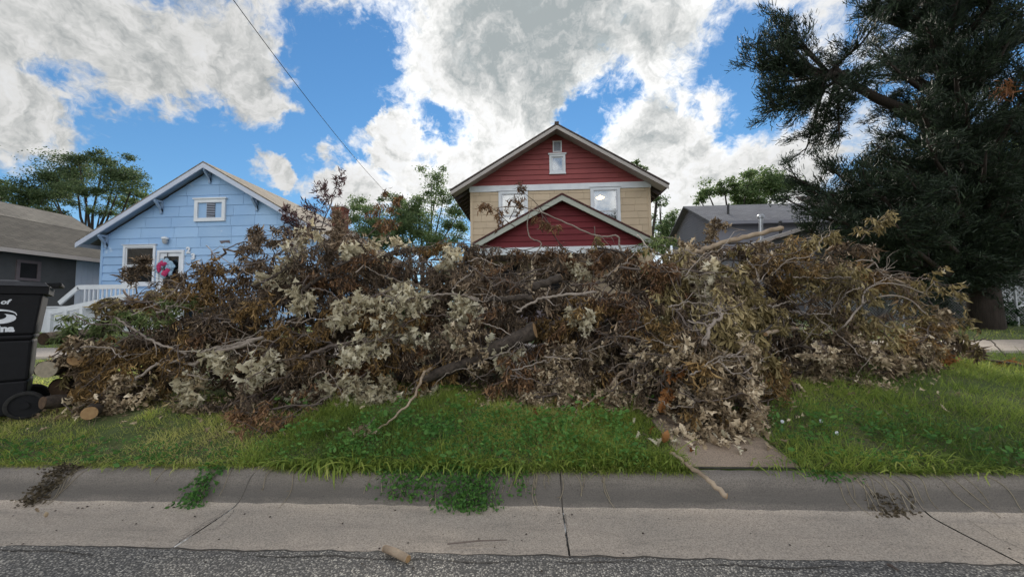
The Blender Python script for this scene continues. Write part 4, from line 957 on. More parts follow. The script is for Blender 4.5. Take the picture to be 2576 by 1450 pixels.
for e, big in allp:
    z0 = min(max(e[2]-cr.uniform(.3, 1.4), 1.6), H-1.2); s0 = np.array([np.interp(z0, tp[:, 2], tp[:, k]) for k in range(3)])
    airy = e[0] < cb[0]-3.2 and e[2] > 4.6                   # the high boughs share one limb reaching out and let the sky through
    if airy: s0 = FORK+cr.normal(0, .12, 3)
    L = np.linalg.norm(e-s0); mid = s0*.5+e*.5+np.array([0, 0, -.10*L+.1]); mid2 = s0*.2+e*.8+np.array([0, 0, -.06*L])
    path = np.array([s0, s0*.75+e*.25+np.array([0, 0, -.03*L]), mid, mid2, e]); lim.tube(path, [.05, .04, .03, .02, .008] if airy else [.11, .085, .06, .035, .012], 6)
    n_side = int((6+3.4*L)*(.7 if airy else 1.0))
    for j in range(n_side):                                  # side sprays thicken towards the end of the bough
        u = cr.uniform(.15 if airy else .12, 1)**.75; i = min(int(u*4), 3); f = u*4-i; p = path[i]*(1-f)+path[i+1]*f; ax = unit(path[i+1]-path[i])
        d = unit(ax*.8+cr.normal(0, .75, 3)*np.array([1, 1, .55])+np.array([0, 0, .12])); sl_ = cr.uniform(.35, .95)*(1.15-.5*u)
        sp = bend_path(p, d, sl_, 4, cr, .3); 
        if j % 2 == 0: lim.tube(sp, np.linspace(.018, .004, 5), 3)
        m = int(265*sl_*big); w = cr.uniform(.15, 1, m); ii = np.minimum((w*4).astype(int), 3); ff = (w*4-ii)[:, None]
        q_ = sp[ii]*(1-ff)+sp[ii+1]*ff + cr.normal(0, .075, (m, 3))*np.array([1, 1, .75]); pos.append(q_); dirs.append(unit(unit(sp[-1]-sp[0])[None]*.9+cr.normal(0, .42, (m, 3))+np.array([0, 0, .22])))
lim.build('limbs', MAT['cedar_bark'], ced, smooth=True)
pos = np.concatenate(pos); dirs = np.concatenate(dirs); n = len(pos)
leaf_obj('crown', ced, 'cedar', SPRAY, pos, dirs, cr.uniform(.06, .14, n), np.clip(cr.normal(.45, .25, n), 0, 1), cr)
dp = P(2520, 225, 7.7); leaf_obj('dry_spray', ced, 'cedar_dry', SPRAY, dp+cr.normal(0, .07, (90, 3)), unit(cr.normal(0, .5, (90, 3))+np.array([.1, 0, -.8])), cr.uniform(.1, .2, 90), cr.uniform(.2, .9, 90), cr)
# shrubs and creeper under the cedar, chain-link fence
MAT['shrub'] = leafmat('shrub_leaves', [(0, (.010, .022, .010)), (.5, (.022, .05, .018)), (1, (.05, .095, .03))], .3)
for k, (px, py, Y, rx, rz_, nm, lab) in enumerate([(2200, 650, 10.8, .9, 1.1, 'shrub', 'dark shrub beside the shaded house under the cedar boughs'), (2420, 660, 10.6, .7, 1.2, 'shrub', 'green shrub growing up beside the shaded house window'), (2480, 800, 10.6, .9, .7, 'shrub', 'low dark shrub along the chain-link fence near the porch lattice'), (2330, 780, 10.9, 1.1, .8, 'shrub', 'broad dark shrub along the chain-link fence below the house window')]):
    r = np.random.default_rng(60+k); c = P(px, py, Y); base = np.array([c[0], c[1], gz(0, Y)])
    s_ = thing(nm, lab, 'shrub', base); m = 2600; cl = c+r.normal(size=(26, 3))*np.array([rx, .4, rz_])*.5
    cl[:, 2] = np.maximum(cl[:, 2], base[2]+.15)
    stb = MB()
    for q_ in cl[:14]: stb.tube([base+r.normal(0, .05, 3)*np.array([1, 1, 0]), (base+q_)/2+r.normal(0, .08, 3), q_], [.02, .014, .005], 4)
    stb.build('stems', MAT['bark_tree'], s_)
    pp = cl[r.integers(0, 26, m)]+r.normal(0, .17, (m, 3)); pp[:, 2] = np.maximum(pp[:, 2], base[2]+.03)
    leaf_obj('foliage', s_, 'shrub', TREELEAF, pp, unit(r.normal(size=(m, 3))), r.uniform(.07, .14, m), np.clip(r.normal(.5, .25, m), 0, 1), r)
fy = 10.15; fg = gz(0, fy); ftop = P(2450, 717, fy)[2]
fe = thing('chain_link_fence', 'grey chain-link fence with tube posts along the yard under the cedar', 'fence', (12, fy, fg))
MB().tube([(6.5, fy, ftop), (24, fy, ftop)], .021, 7).build('top_rail', MAT['metal'], fe)
for k in range(7): x_ = 6.6+k*2.7; MB().tube([(x_, fy+.03, fg-.1), (x_, fy+.03, ftop+.05)], .028, 8).build('post', MAT['metal'], fe)
wv = MB(); hgt = ftop-fg-.06
for k in range(int(17.4/.07)):
    x_ = 6.5+k*.07; zz = np.linspace(fg+.03, ftop-.02, 2)
    for s in (-1, 1):
        xe = x_+s*hgt
        if 6.4 < xe < 24.1: wv.tube([(x_, fy+.002*s, fg+.03), (xe, fy+.002*s, ftop-.02)], .0026, 3, cap=False)
wv.build('wire_mesh', MAT['metal'], fe)
# ------------------------------------------------------------------ the brush pile: envelope
def ground_hit(px, py):
    lo, hi = 2.6, 40.0
    for _ in range(50):
        m = (lo+hi)/2; p = P(px, py, m)
        if p[2] > gz(0, m): lo = m
        else: hi = m
    return P(px, py, lo)
CREST = [(100, 930), (150, 850), (200, 790), (290, 700), (370, 705), (480, 705), (560, 680), (620, 610), (700, 610), (740, 575), (830, 580), (900, 605), (960, 590), (1050, 630), (1150, 620), (1250, 625), (1350, 640), (1450, 640), (1560, 632), (1620, 610), (1700, 610), (1800, 615), (1900, 610), (2000, 600), (2100, 605), (2200, 640), (2260, 690), (2350, 700), (2400, 780), (2430, 850), (2460, 905)]
BASE = [(60, 1060), (110, 1050), (250, 1040), (400, 1025), (560, 1030), (640, 1060), (750, 1025), (950, 1010), (1100, 985), (1250, 1010), (1400, 1018), (1600, 1025), (1700, 1085), (1880, 1085), (1950, 1030), (1975, 950), (2050, 935), (2100, 985), (2200, 980), (2300, 925), (2380, 905), (2440, 900)]
def yc_of(px): return np.interp(px, [100, 300, 700, 1300, 2000, 2460], [4.0, 4.6, 5.1, 5.3, 5.3, 5.2])
_c = np.array([P(a, b, yc_of(a)) for a, b in CREST]); _b = np.array([ground_hit(a, b) for a, b in BASE])
_o = np.argsort(_b[:, 0]); _b = _b[_o]
X_MIN, X_MAX = _c[0][0], _c[-1][0]
def crest(x): return np.interp(x, _c[:, 0], _c[:, 1]), np.interp(x, _c[:, 0], _c[:, 2])
def front(x, z):
    """Y of the pile's street face at a given place and height"""
    cy, cz = crest(x); by = np.interp(x, _b[:, 0], _b[:, 1]); g = gz(x, by)
    v = np.clip((z-g)/np.maximum(cz-g, .05), 0, 1)
    a = np.arcsin(v**1.1)/(math.pi/2)
    return np.minimum(by, cy-.2) + (cy-np.minimum(by, cy-.2))*(1-np.cos(a*math.pi/2))
def hit(px, py, off=0.0):
    for Y in np.arange(3.0, 6.2, .025):
        p = P(px, py, Y)
        cy, cz = crest(p[0])
        if p[2] < cz+.02 and Y >= front(p[0], p[2]) and X_MIN-.3 < p[0] < X_MAX+.3: return P(px, py, Y+off)
    return P(px, py, float(yc_of(px))+off)
def tuck(p, slack=.10):
    """keep points of a growing branch near the pile and above the ground"""
    p = np.array(p, float); cy, cz = crest(p[:, 0])
    over = p[:, 2]-cz; p[:, 2] = np.where(over > 0, cz+over*.45, p[:, 2])
    f = front(p[:, 0], p[:, 2]); p[:, 1] = np.where(p[:, 1] < f-slack, f-slack+(p[:, 1]-f+slack)*.25, p[:, 1])
    p[:, 2] = np.maximum(p[:, 2], gz(0, p[:, 1])+.02); return p
# materials of the brush
MAT['twig'] = plain('twig_bark', (.17, .135, .115), (.085, .065, .055), 7, .9, bmp=.3)
MAT['limb'] = plain('limb_bark', (.085, .066, .052), (.03, .023, .019), 22, .95, bmp=1.0, bscale=70)
MAT['pale_limb'] = plain('pale_bark', (.33, .275, .23), (.2, .165, .135), 8, .85, bmp=.4)
MAT['tan_limb'] = plain('weathered_stick', (.40, .31, .22), (.22, .16, .11), 9, .85, bmp=.5)
MAT['cut'] = plain('cut_wood', (.36, .23, .11), (.26, .15, .07), 30, .85, bmp=.3)
SP = {}
def species(key, stops, tpl, size, hang, per, trans=.14, rough=.65):
    MAT['lf_'+key] = leafmat('wilted_'+key, stops, trans, rough); SP[key] = (tpl, size, hang, per)
species('ochre', [(0, (0.061, 0.038, 0.017)), (.4, (0.157, 0.096, 0.035)), (.75, (0.295, 0.182, 0.070)), (1, (0.487, 0.330, 0.148))], LANCE, .082, 1.0, 12)
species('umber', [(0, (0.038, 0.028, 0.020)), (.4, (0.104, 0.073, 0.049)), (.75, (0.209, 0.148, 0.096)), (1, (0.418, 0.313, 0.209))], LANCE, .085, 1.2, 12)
species('russet', [(0, (0.049, 0.028, 0.017)), (.4, (0.148, 0.078, 0.038)), (.75, (0.260, 0.148, 0.073)), (1, (0.434, 0.260, 0.139))], LANCE, .082, 1.4, 13)
species('plum', [(0, (0.035, 0.019, 0.020)), (.5, (0.104, 0.052, 0.059)), (1, (0.227, 0.131, 0.122))], LANCE, .075, .3, 13)
species('olive', [(0, (0.070, 0.055, 0.024)), (.4, (0.192, 0.148, 0.061)), (.75, (0.330, 0.260, 0.122)), (1, (0.522, 0.418, 0.227))], OVAL, .085, 1.0, 10)
species('tan', [(0, (.06, .04, .025)), (.4, (.27, .20, .125)), (.75, (.52, .41, .27)), (1, (.76, .64, .47))], OAK_LITE, .092, 1.0, 9, .15)
species('pale', [(0, (.23, .18, .11)), (.35, (.50, .44, .30)), (.7, (.70, .635, .47)), (1, (.82, .76, .60))], OAK_LITE, .135, .7, 8, .35, .7)
species('green', [(0, (0.061, 0.086, 0.031)), (.5, (0.148, 0.209, 0.070)), (1, (0.348, 0.383, 0.174))], LANCE, .085, 1.2, 12, .4)
species('orange', [(0, (.12, .045, .014)), (.5, (.27, .11, .035)), (1, (.4, .19, .07))], OAK_LITE, .10, .9, 6, .3)
TXT = {'ochre': 'ochre brown', 'umber': 'dark umber', 'russet': 'reddish brown', 'plum': 'purple brown', 'olive': 'olive tan', 'tan': 'curled tan', 'pale': 'pale cream', 'green': 'fading green', 'orange': 'orange'}
def brush(anchor, d, L, key, r, label, nlat=8, ntw=3, wood='twig', r0=.012, spread=.6, back=.25, dens=1.0, lift=0.0, free=False, named=0, up=False, big=1.0):
    tpl, size, hang, per = SP[key]; d = unit(np.array(d, float)); anchor = np.array(anchor, float)
    p0 = anchor - d*L*.6 + np.array([0, back, 0]); main = bend_path(p0, d+np.array([0, -back/L, 0]), L, 9, r, .28, sag=0 if up else .35)
    fx = (lambda q: q) if free else tuck
    main = fx(main); t = thing('cut_branch', label, 'branch', main[0], 'cut leafy branches heaped in the brush pile')
    b = MB(); b.tube(main, np.linspace(r0, r0*.3, len(main)), 5)
    pos, dirs = [], []
    def leaves_on(path, n, f0=.2):
        n = max(1, int(n*dens)); u = r.uniform(f0, 1.0, n)*(len(path)-1); i = np.minimum(u.astype(int), len(path)-2); f = (u-i)[:, None]
        p = path[i]*(1-f)+path[i+1]*f; ax = unit(path[i+1]-path[i])
        if up: dd = unit(ax*.7+r.normal(0, .45, (n, 3))+np.array([0, 0, .1]))
        else: dd = unit(ax*.35 + r.normal(0, .55, (n, 3)) + np.array([0, -.1, -hang]))
        pos.append(p+r.normal(0, .012, (n, 3))); dirs.append(dd)
    for j in range(nlat):
        u = .18+.82*(j+r.uniform(0, .8))/nlat; u = min(u, .99); i = int(u*9); f = u*9-i; p = main[i]*(1-f)+main[min(i+1, 9)]*f; ax = unit(main[min(i+1, 9)]-main[i])
        side = unit(np.cross(ax, r.normal(size=3))); dl = unit(ax*.75+side*spread+np.array([0, -.15, lift])); ll = L*r.uniform(.28, .5)*(1.1-.5*u)
        lat = fx(bend_path(p, dl, ll, 5, r, .35, sag=0 if up else .5)); b.tube(lat, np.linspace(r0*.55, r0*.2, 6), 4, cap=False); leaves_on(lat, per*.8, .4)
        for k in range(ntw):
            w = r.uniform(.2, 1); i2 = min(int(w*5), 4); q_ = lat[i2]; ax2 = unit(lat[i2+1]-lat[i2])
            tw = fx(bend_path(q_, ax2*.6+r.normal(0, .6, 3), ll*r.uniform(.35, .6), 3, r, .35, sag=0 if up else .6)); b.tube(tw, np.linspace(r0*.26, .0012, 4), 3, cap=False); leaves_on(tw, per)
    b.build('stem', MAT[wood], t, smooth=True)
    pos = np.concatenate(pos); dirs = np.concatenate(dirs); n = len(pos)
    base_t = r.normal(.48, .13); tint = np.clip(base_t+r.normal(0, .26, n), 0.02, .98); sz = size*big*r.uniform(.55, 1.3, n)
    if named:                                                # the leaves on the street side are parts of their own
        o = np.argsort(pos[:, 1]+.15*pos[:, 2]*0)[:named]; rest = np.setdiff1d(np.arange(n), o)
        R = frames(dirs[o], r)
        for k, i in enumerate(o):
            me = LEAFMESH[key][int(r.integers(0, len(LEAFMESH[key])))]
            mt = Matrix.Translation(Vector(pos[i].tolist())) @ Matrix(R[k].tolist()).to_4x4() @ Matrix.Scale(float(sz[i]), 4)
            link('leaf', me, t, mt)
    else: rest = np.arange(n)
    fo = leaf_obj('foliage', t, 'lf_'+key, tpl, pos[rest], dirs[rest], sz[rest], tint[rest], r, smooth=False)
    fo['kind'] = 'stuff'
    return t
LEAFMESH = {}
for key in ('pale', 'tan', 'orange'):
    LEAFMESH[key] = []
    for k, (tv, tt, tq) in enumerate(OAK):
        for tn in (.35, .6, .85): LEAFMESH[key].append(np_mesh('leaf', tv, tt, tq, MAT['lf_'+key], True, np.full(len(tv), tn)))

# ------------------------------------------------------------------ the heap of wilted branches
WHERE = [(420, 'heaped before the blue bungalow porch railing'), (760, 'heaped before the blue bungalow wall'), (1160, 'heaped between the bungalow and the red house'), (1640, 'heaped before the red house porch'), (2020, 'heaped before the grey house'), (9999, 'heaped before the shaded house and cedar')]
def where(px): return next(w for lim_, w in WHERE if px < lim_)
def short(px): return next(w for l_, w in ((760, 'before the bungalow'), (1160, 'between the houses'), (1640, 'by the red house'), (2020, 'before the grey house'), (9999, 'near the cedar')) if px < l_)
ZONES = [(300, 'before the porch railing'), (480, 'before the bungalow door'), (700, 'before the house number'), (900, 'before the chimney'), (1160, 'before the green trees'), (1330, 'before the curtained window'), (1490, 'before the porch gable'), (1640, 'before the lamplit window'), (1790, 'before the grey gable wall'), (2000, 'before the flue pipe'), (2200, 'before the cedar boughs'), (9999, 'before the shaded window')]
def spot(px, py, top, bot, deep):
    f = (py-top)/max(bot-top, 1); h = 'shade-darkened deep inside the pile' if deep else ('near the top of the pile' if f < .34 else ('midway up the pile' if f < .68 else 'at the foot of the pile'))
    return h+' '+next(w for lim_, w in ZONES if px < lim_)
def pick(px, py, r):
    u = r.random()
    if py > 860 and 1170 < px < 1960: return 'tan' if u < .75 else ('umber' if u < .9 else 'ochre')
    if px > 2020 and py > 800: return 'tan' if u < .55 else 'olive'
    if px > 1690: return 'olive' if u < .62 else ('ochre' if u < .78 else ('umber' if u < .9 else 'tan'))
    if px > 1120: return 'russet' if u < .55 else ('umber' if u < .8 else 'ochre')
    if px > 600 and py < 720: return 'umber' if u < .65 else ('plum' if u < .8 else 'russet')
    if px < 420: return 'ochre' if u < .6 else ('umber' if u < .8 else 'olive')
    return 'umber' if u < .45 else ('ochre' if u < .8 else 'russet')
br = np.random.default_rng(21)
_cx, _cy = np.array(CREST).T; _bx, _by = np.array(BASE).T
def add_heap(step_x, step_y, back, dens, L0, L1, margin_top, nlat, ntw, deep=False):
    for px in np.arange(130, 2430, step_x):
        top = np.interp(px, _cx, _cy)+margin_top; bot = np.interp(px, _bx, _by)-30
        for py in np.arange(top, bot, step_y):
            x_ = px+br.uniform(-.45, .45)*step_x; y_ = py+br.uniform(-.4, .4)*step_y
            if 1865 < x_ < 1985 and 785 < y_ < 840 and back < .4: continue      # the dark hollow with the log
            a = hit(x_, y_); sgn = 1 if br.random() < .5 else -1
            d = np.array([sgn*br.uniform(.4, 1), br.uniform(-.5, .15), br.uniform(-.45, .5)])
            key = 'umber' if deep else pick(x_, y_, br)  # deep branches all take the dark species, putting gap shade into leaf colour
            small = .55 if x_ < 330 else 1.0
            if x_ < 330 and deep and back > .5: continue
            brush(a+np.array([0, back, 0]), d, br.uniform(L0, L1)*small, key, br, '%s leafed cut branch %s' % (TXT[key], spot(x_, y_, top, bot, deep)), nlat, ntw, dens=dens, wood='twig' if br.random() < .8 else 'limb', r0=br.uniform(.008, .016), big=1.7 if deep else 1.0)
add_heap(88, 72, .06, 1.25, .7, 1.3, 8, 8, 4)
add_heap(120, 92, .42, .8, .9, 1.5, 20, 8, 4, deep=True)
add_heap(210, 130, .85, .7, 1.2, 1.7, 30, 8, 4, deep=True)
# pale oak sprays, each with its own place
PALE = [(965, 600, .5), (1115, 655, .4), (1000, 690, .5), (985, 740, .5), (1040, 760, .45), (1165, 750, .3), (905, 765, .5), (865, 755, .4), (960, 800, .55), (900, 830, .5), (1020, 825, .5), (1125, 800, .4), (960, 870, .5), (1240, 890, .4), (1130, 860, .3), (570, 880, .45), (620, 890, .4), (480, 960, .35), (790, 975, .4), (865, 960, .4), (905, 985, .35), (955, 960, .4), (940, 1000, .3), (720, 720, .3), (745, 580, .35), (1455, 640, .35), (1440, 790, .3), (1810, 690, .35), (1085, 1000, .25), (700, 660, .35), (870, 640, .3)]
for k, (px, py, L) in enumerate(PALE):
    a = hit(px, py, -.12); d = np.array([br.uniform(-.6, .6), -.35, br.uniform(-.7, .25)])
    near = 'low over the grass' if py > 930 else ('high on the pile' if py < 700 else 'on the pile face')
    brush(a, d, L*1.25, 'pale', br, 'pale cream oak spray %s %s' % (near, next(w for lim_, w in ZONES if px < lim_)), 6, 3, spread=.8, back=.1, dens=.65, r0=.008, named=14 if py > 640 else 8)
TANS = [(1330, 920, .5), (1400, 950, .5), (1480, 930, .5), (1540, 985, .4), (1290, 965, .4), (1440, 985, .45), (1620, 960, .45), (1660, 900, .4), (1790, 950, .45), (1840, 945, .5), (1880, 930, .4), (1830, 1000, .45), (1870, 1020, .4), (1800, 1010, .35), (1905, 1075, .22), (2380, 800, .45), (2340, 850, .45), (2300, 870, .45), (2160, 880, .45), (2200, 920, .45), (2250, 900, .4), (2100, 930, .4), (2150, 960, .35), (2060, 880, .35), (1960, 760, .3), (1820, 730, .4), (1590, 1010, .4), (1370, 880, .4)]
for k, (px, py, L) in enumerate(TANS):
    a = hit(px, py, -.1); d = np.array([br.uniform(-.7, .7), -.4, br.uniform(-.6, .3)])
    near = 'at the foot of the pile by the landing slab' if 1560 < px < 1950 and py > 890 else ('at the foot of the pile' if py > 870 else 'on the face of the pile')
    brush(a, d, L*1.2, 'tan', br, 'curled tan oak spray %s%s' % (near, '' if 'slab' in near else ', '+short(px)), 6, 3, spread=.8, back=.12, dens=.95, r0=.008, named=10)
# fading green ones, orange ones, the drooping brown tail over the grass
for px, py in ((1650, 600), (1690, 640), (1720, 610), (430, 720), (345, 790), (200, 810), (160, 825)):
    brush(hit(px, py, -.05), (br.uniform(-1, 1), -.3, br.uniform(0, .5)), .6, 'green', br, 'fading green leafed cut branch %s' % where(px), 6, 3, r0=.007)
for px, py, L in ((1715, 955, .16), (1722, 1000, .14), (2400, 880, .16), (2430, 895, .14)):
    brush(hit(px, py, -.15), (.3, -.3, -.8), L, 'orange', br, 'small orange leafed twig at the foot of the pile, %s' % short(px), 3, 1, r0=.004, named=5)
for px, py in ((690, 1040), (655, 1065), (740, 1005), (700, 990)):
    q_ = ground_hit(px, py+25); q_[2] += .07; brush(q_, (-.8, -.5, -.25), .75, 'russet', br, 'reddish brown branch tip trailing onto the lawn before the bungalow', 8, 3, r0=.008, free=True, back=.05)
# upright purple shoot and other tops breaking the outline
for px0, py0, L, key, lab in ((800, 520, 1.15, 'plum', 'upright purple brown leafy shoot standing above the pile'), (770, 585, .7, 'plum', 'short purple brown shoot beside the tall upright shoot'), (850, 600, .6, 'umber', 'dark leafy shoot before the brick chimney'), (620, 610, .5, 'umber', 'dark leafy shoot before the blue wall'), (350, 690, .45, 'umber', 'small dark shoot before the bungalow window')):
    brush(P(px0, py0, 5.0), (.06, 0, 1), L, key, br, lab, 9, 4, r0=.010, free=True, back=0, up=True, spread=.55, lift=.4, dens=1.1)
for px, py, d, L, key, lab in ((1300, 500, (.3, 0, .8), .5, 'russet', 'brown wilted twig hanging before the upstairs window'), (1245, 530, (-.6, 0, .5), .6, 'russet', 'brown wilted twig arching before the cream wall'), (1355, 560, (.1, 0, -1), .4, 'russet', 'brown wilted twig dangling before the porch gable'), (1510, 610, (.2, 0, -.6), .4, 'olive', 'brown wilted twig before the porch beam'), (2190, 560, (.5, 0, .8), .45, 'olive', 'small leafy twig tip reaching up towards the cedar'), (1800, 590, (-.2, 0, .8), .5, 'tan', 'tan leafy tuft before the grey siding'), (950, 540, (.5, 0, .9), .7, 'russet', 'tall reddish brown shoot before the green trees'), (990, 545, (.2, 0, .9), .6, 'russet', 'reddish brown shoot beside the green trees'), (2330, 690, (1, 0, .1), .6, 'olive', 'olive leafy branch reaching out below the shaded window'), (1190, 590, (-.5, 0, .6), .6, 'umber', 'dark leafy twig before the corner of the cream wall')):
    brush(P(px, py, float(yc_of(px))-.1), d, L, key, br, lab, 6, 2, r0=.007, free=True, back=0)
# ------------------------------------------------------------------ bare limbs, sticks and logs
def smooth_path(pts, n=14):
    pts = np.array(pts, float); t = np.linspace(0, len(pts)-1, n); o = []
    for u in t:
        i = min(int(u), len(pts)-2); f = u-i; p0, p1, p2, p3 = pts[max(i-1, 0)], pts[i], pts[i+1], pts[min(i+2, len(pts)-1)]
        o.append(.5*((2*p1)+(-p0+p2)*f+(2*p0-5*p1+4*p2-p3)*f*f+(-p0+3*p1-3*p2+p3)*f**3))
    return np.array(o)
def stick(pts, ra, rb, mat, label, name='bare_branch', cut=False, sides=7, group='bare branches in the brush pile', wob=.006, twigs=0):
    path = smooth_path(pts, 8+4*len(pts)); path[1:-1] += br.normal(0, wob, (len(path)-2, 3))
    t = thing(name, label, 'branch', path[0], group); b = MB(); rad = np.linspace(ra, rb, len(path))*(1+br.normal(0, .05, len(path))); b.tube(path, rad, sides)
    for k in range(twigs):
        i = br.integers(2, len(path)-1); tw = bend_path(path[i], unit(path[i]-path[i-1])*.7+br.normal(0, .6, 3), br.uniform(.12, .35), 4, br, .4); b.tube(tw, np.linspace(min(ra, rb)*.5+.002, .0015, 5), 4, cap=False)
    b.build('wood', MAT[mat], t, smooth=True)
    if cut:
        for e, nb, rr in ((path[0], path[1], ra), (path[-1], path[-2], rb)):
            dd = unit(e-nb); MB().tube([e-dd*.002, e+dd*.004], rr*.93, sides).build('cut_face', MAT['cut'], t)
    return t
def hp(l, off=-.08): return [hit(x, y, off) for x, y in l]
stick(hp([(1060, 955), (1180, 905), (1260, 870), (1345, 830)], -.05), .055, .085, 'limb', 'thick dark limb slanting across the foot of the pile', 'bare_limb', True, 9, twigs=3)
stick([hit(1085, 925, -.12), P(1062, 945, 3.75), P(1045, 990, 3.5), P(1000, 1040, 3.3), P(950, 1078, 3.12)], .016, .007, 'tan_limb', 'pale crooked stick dangling from the thick limb over the weeds')
brush(P(912, 1090, 3.08), (-.5, -.1, -.7), .26, 'tan', br, 'small bunch of tan leaves on the end of the crooked stick', 4, 2, r0=.004, free=True, back=0, named=8)
stick(hp([(292, 799), (339, 830), (388, 858), (435, 876), (480, 897)]), .009, .014, 'pale_limb', 'straight grey branch lying above the forked pale branch', twigs=4)
stick(hp([(330, 955), (351, 945), (388, 920), (435, 908), (488, 914), (535, 889), (640, 855)]), .012, .02, 'pale_limb', 'long pale crooked branch low across the left-over ochre leaves'.replace('left-over ', ''), twigs=4)
stick(hp([(420, 915), (500, 885), (570, 870), (660, 848)], -.1), .010, .017, 'pale_limb', 'pale branch running beside the long crooked branch', twigs=2)
stick([P(1700, 655, 5.1), P(1759, 632, 5.05), P(1819, 610, 5.0), P(1894, 591, 5.0), P(1967, 574, 5.0)], .028, .03, 'tan_limb', 'stout tan limb rising over the pile before the grey house', 'bare_limb', True, 9, twigs=5)
stick([P(1819, 612, 5.0), P(1880, 612, 5.0), P(1905, 625, 4.95)], .012, .006, 'limb', 'dark twig forking under the stout tan limb')
stick([P(1670, 672, 5.0), P(1732, 654, 4.9)], .065, .055, 'limb', 'short broken log under the stout tan limb', 'cut_log', True, 10)
stick([hit(2169, 763, -.1), P(2175, 733, 4.7), P(2209, 713, 4.75), P(2265, 716, 4.8), P(2321, 737, 4.8)], .010, .006, 'pale_limb', 'thin grey twig bent into a high arch', wob=.002)
stick([hit(2100, 835, -.1), P(2126, 816, 4.5), P(2171, 763, 4.6), P(2228, 743, 4.65), P(2284, 752, 4.65), P(2329, 790, 4.6)], .012, .006, 'pale_limb', 'longer grey twig arching under the high arch', wob=.002, twigs=2)
stick(hp([(1995, 696), (2060, 698), (2140, 697)], -.12), .008, .006, 'pale_limb', 'thin level twig across the olive leaves')
stick(hp([(1925, 840), (1960, 830), (2005, 824)], -.1), .02, .022, 'tan_limb', 'pale barkless stick in the dark hollow of the pile', 'bare_limb', True)
stick(hp([(1770, 868), (1785, 823), (1815, 793), (1804, 768)], -.15), .018, .010, 'pale_limb', 'grey forked branch standing above the curled tan leaves', twigs=4)
stick(hp([(1730, 806), (1789, 819)], -.15), .006, .010, 'pale_limb', 'side arm of the grey forked branch')
stick([P(1250, 522, 5.15), P(1300, 520, 5.15), P(1345, 528, 5.15), P(1427, 561, 5.15), P(1484, 587, 5.15), P(1519, 595, 5.15), P(1553, 593, 5.15), P(1557, 617, 5.15), P(1569, 642, 5.15)], .006, .014, 'pale_limb', 'long pale branch drooping before the porch gable', wob=.003, twigs=3)
stick([P(1332, 532, 5.2), P(1326, 565, 5.2), P(1334, 597, 5.2), P(1358, 608, 5.2), P(1359, 620, 5.2), P(1337, 655, 5.2)], .006, .010, 'pale_limb', 'twisted pale twig before the porch gable', wob=.002)
stick([P(1300, 472, 5.2), P(1357, 520, 5.2), P(1392, 590, 5.2), P(1419, 627, 5.2), P(1443, 658, 5.2)], .003, .010, 'limb', 'straight dark twig rising before the upstairs window', wob=.002, twigs=3)
stick(hp([(1064, 748), (1112, 739), (1168, 742), (1201, 751)], -.12), .013, .011, 'pale_limb', 'grey branch level with the pale oak sprays', twigs=4)
stick(hp([(1215, 752), (1280, 750), (1339, 748)], -.1), .028, .032, 'limb', 'stout level limb in the middle of the pile', 'bare_limb', True, 9)
stick(hp([(1300, 785), (1330, 765), (1369, 748), (1416, 742), (1500, 735)], -.12), .012, .016, 'pale_limb', 'pale branch lying over the reddish brown leaves', twigs=4)
stick(hp([(1340, 722), (1411, 697)], -.1), .04, .045, 'limb', 'cut limb end poking out under the porch', 'cut_log', True, 9)
stick(hp([(640, 720), (710, 682), (770, 660)], -.05), .014, .009, 'limb', 'dark branch sloping before the blue wall', twigs=3)
stick(hp([(760, 730), (800, 700), (854, 667), (920, 640)], -.05), .022, .012, 'limb', 'dark branch sloping up below the upright shoot', twigs=3)
stick(hp([(760, 900), (830, 870), (920, 850)], -.05), .018, .012, 'twig', 'brown branch beneath the pale oak sprays', twigs=4)
stick([ground_hit(1465, 1042)+np.array([0, 0, .06]), P(1499, 995, 3.75), P(1533, 974, 3.8), hit(1561, 939, -.1), hit(1598, 915, -.08), hit(1632, 893)], .006, .03, 'tan_limb', 'forked tan stick leaning out of the tan leaves onto the grass', twigs=1)
stick([P(1533, 974, 3.8), ground_hit(1527, 1010)+np.array([0, 0, .05])], .006, .004, 'tan_limb', 'lower prong of the forked tan stick')
ks = [P(1686, 1136, 2.74), P(1723, 1163, 2.64), P(1772, 1200, 2.51), P(1827, 1246, 2.39)]
stick(ks, .010, .017, 'tan_limb', 'barkless crooked stick lying over the kerb into the gutter', 'broken_stick', True, 9, group='loose sticks by the kerb', wob=.004)
for k in range(80):                                          # thin grey twigs crossing all over the face of the heap
    px = br.uniform(220, 2360); top = np.interp(px, _cx, _cy)+15; bot = np.interp(px, _bx, _by)-60; py = br.uniform(top, bot); a = br.uniform(-.7, .7); L = br.uniform(60, 190)
    pts = [(px+L*u*math.cos(a)+br.normal(0, 6), py+L*u*math.sin(a)+24*math.sin(u*3)*br.uniform(-1, 1)) for u in (-.5, -.2, .1, .35, .5)]
    stick(hp(pts, br.uniform(-.2, -.08)), br.uniform(.004, .009), .003, 'pale_limb' if k % 3 else 'twig', 'thin bare twig lying across the brush %s' % short(px), 'bare_twig', sides=5, twigs=3, group='thin bare twigs on the brush pile')
MAT['cut_dark'] = plain('old_cut', (.12, .075, .045), (.07, .045, .03), 30, .9); MAT['cut_pale'] = plain('grey_cut', (.36, .31, .23), (.24, .2, .15), 30, .9)
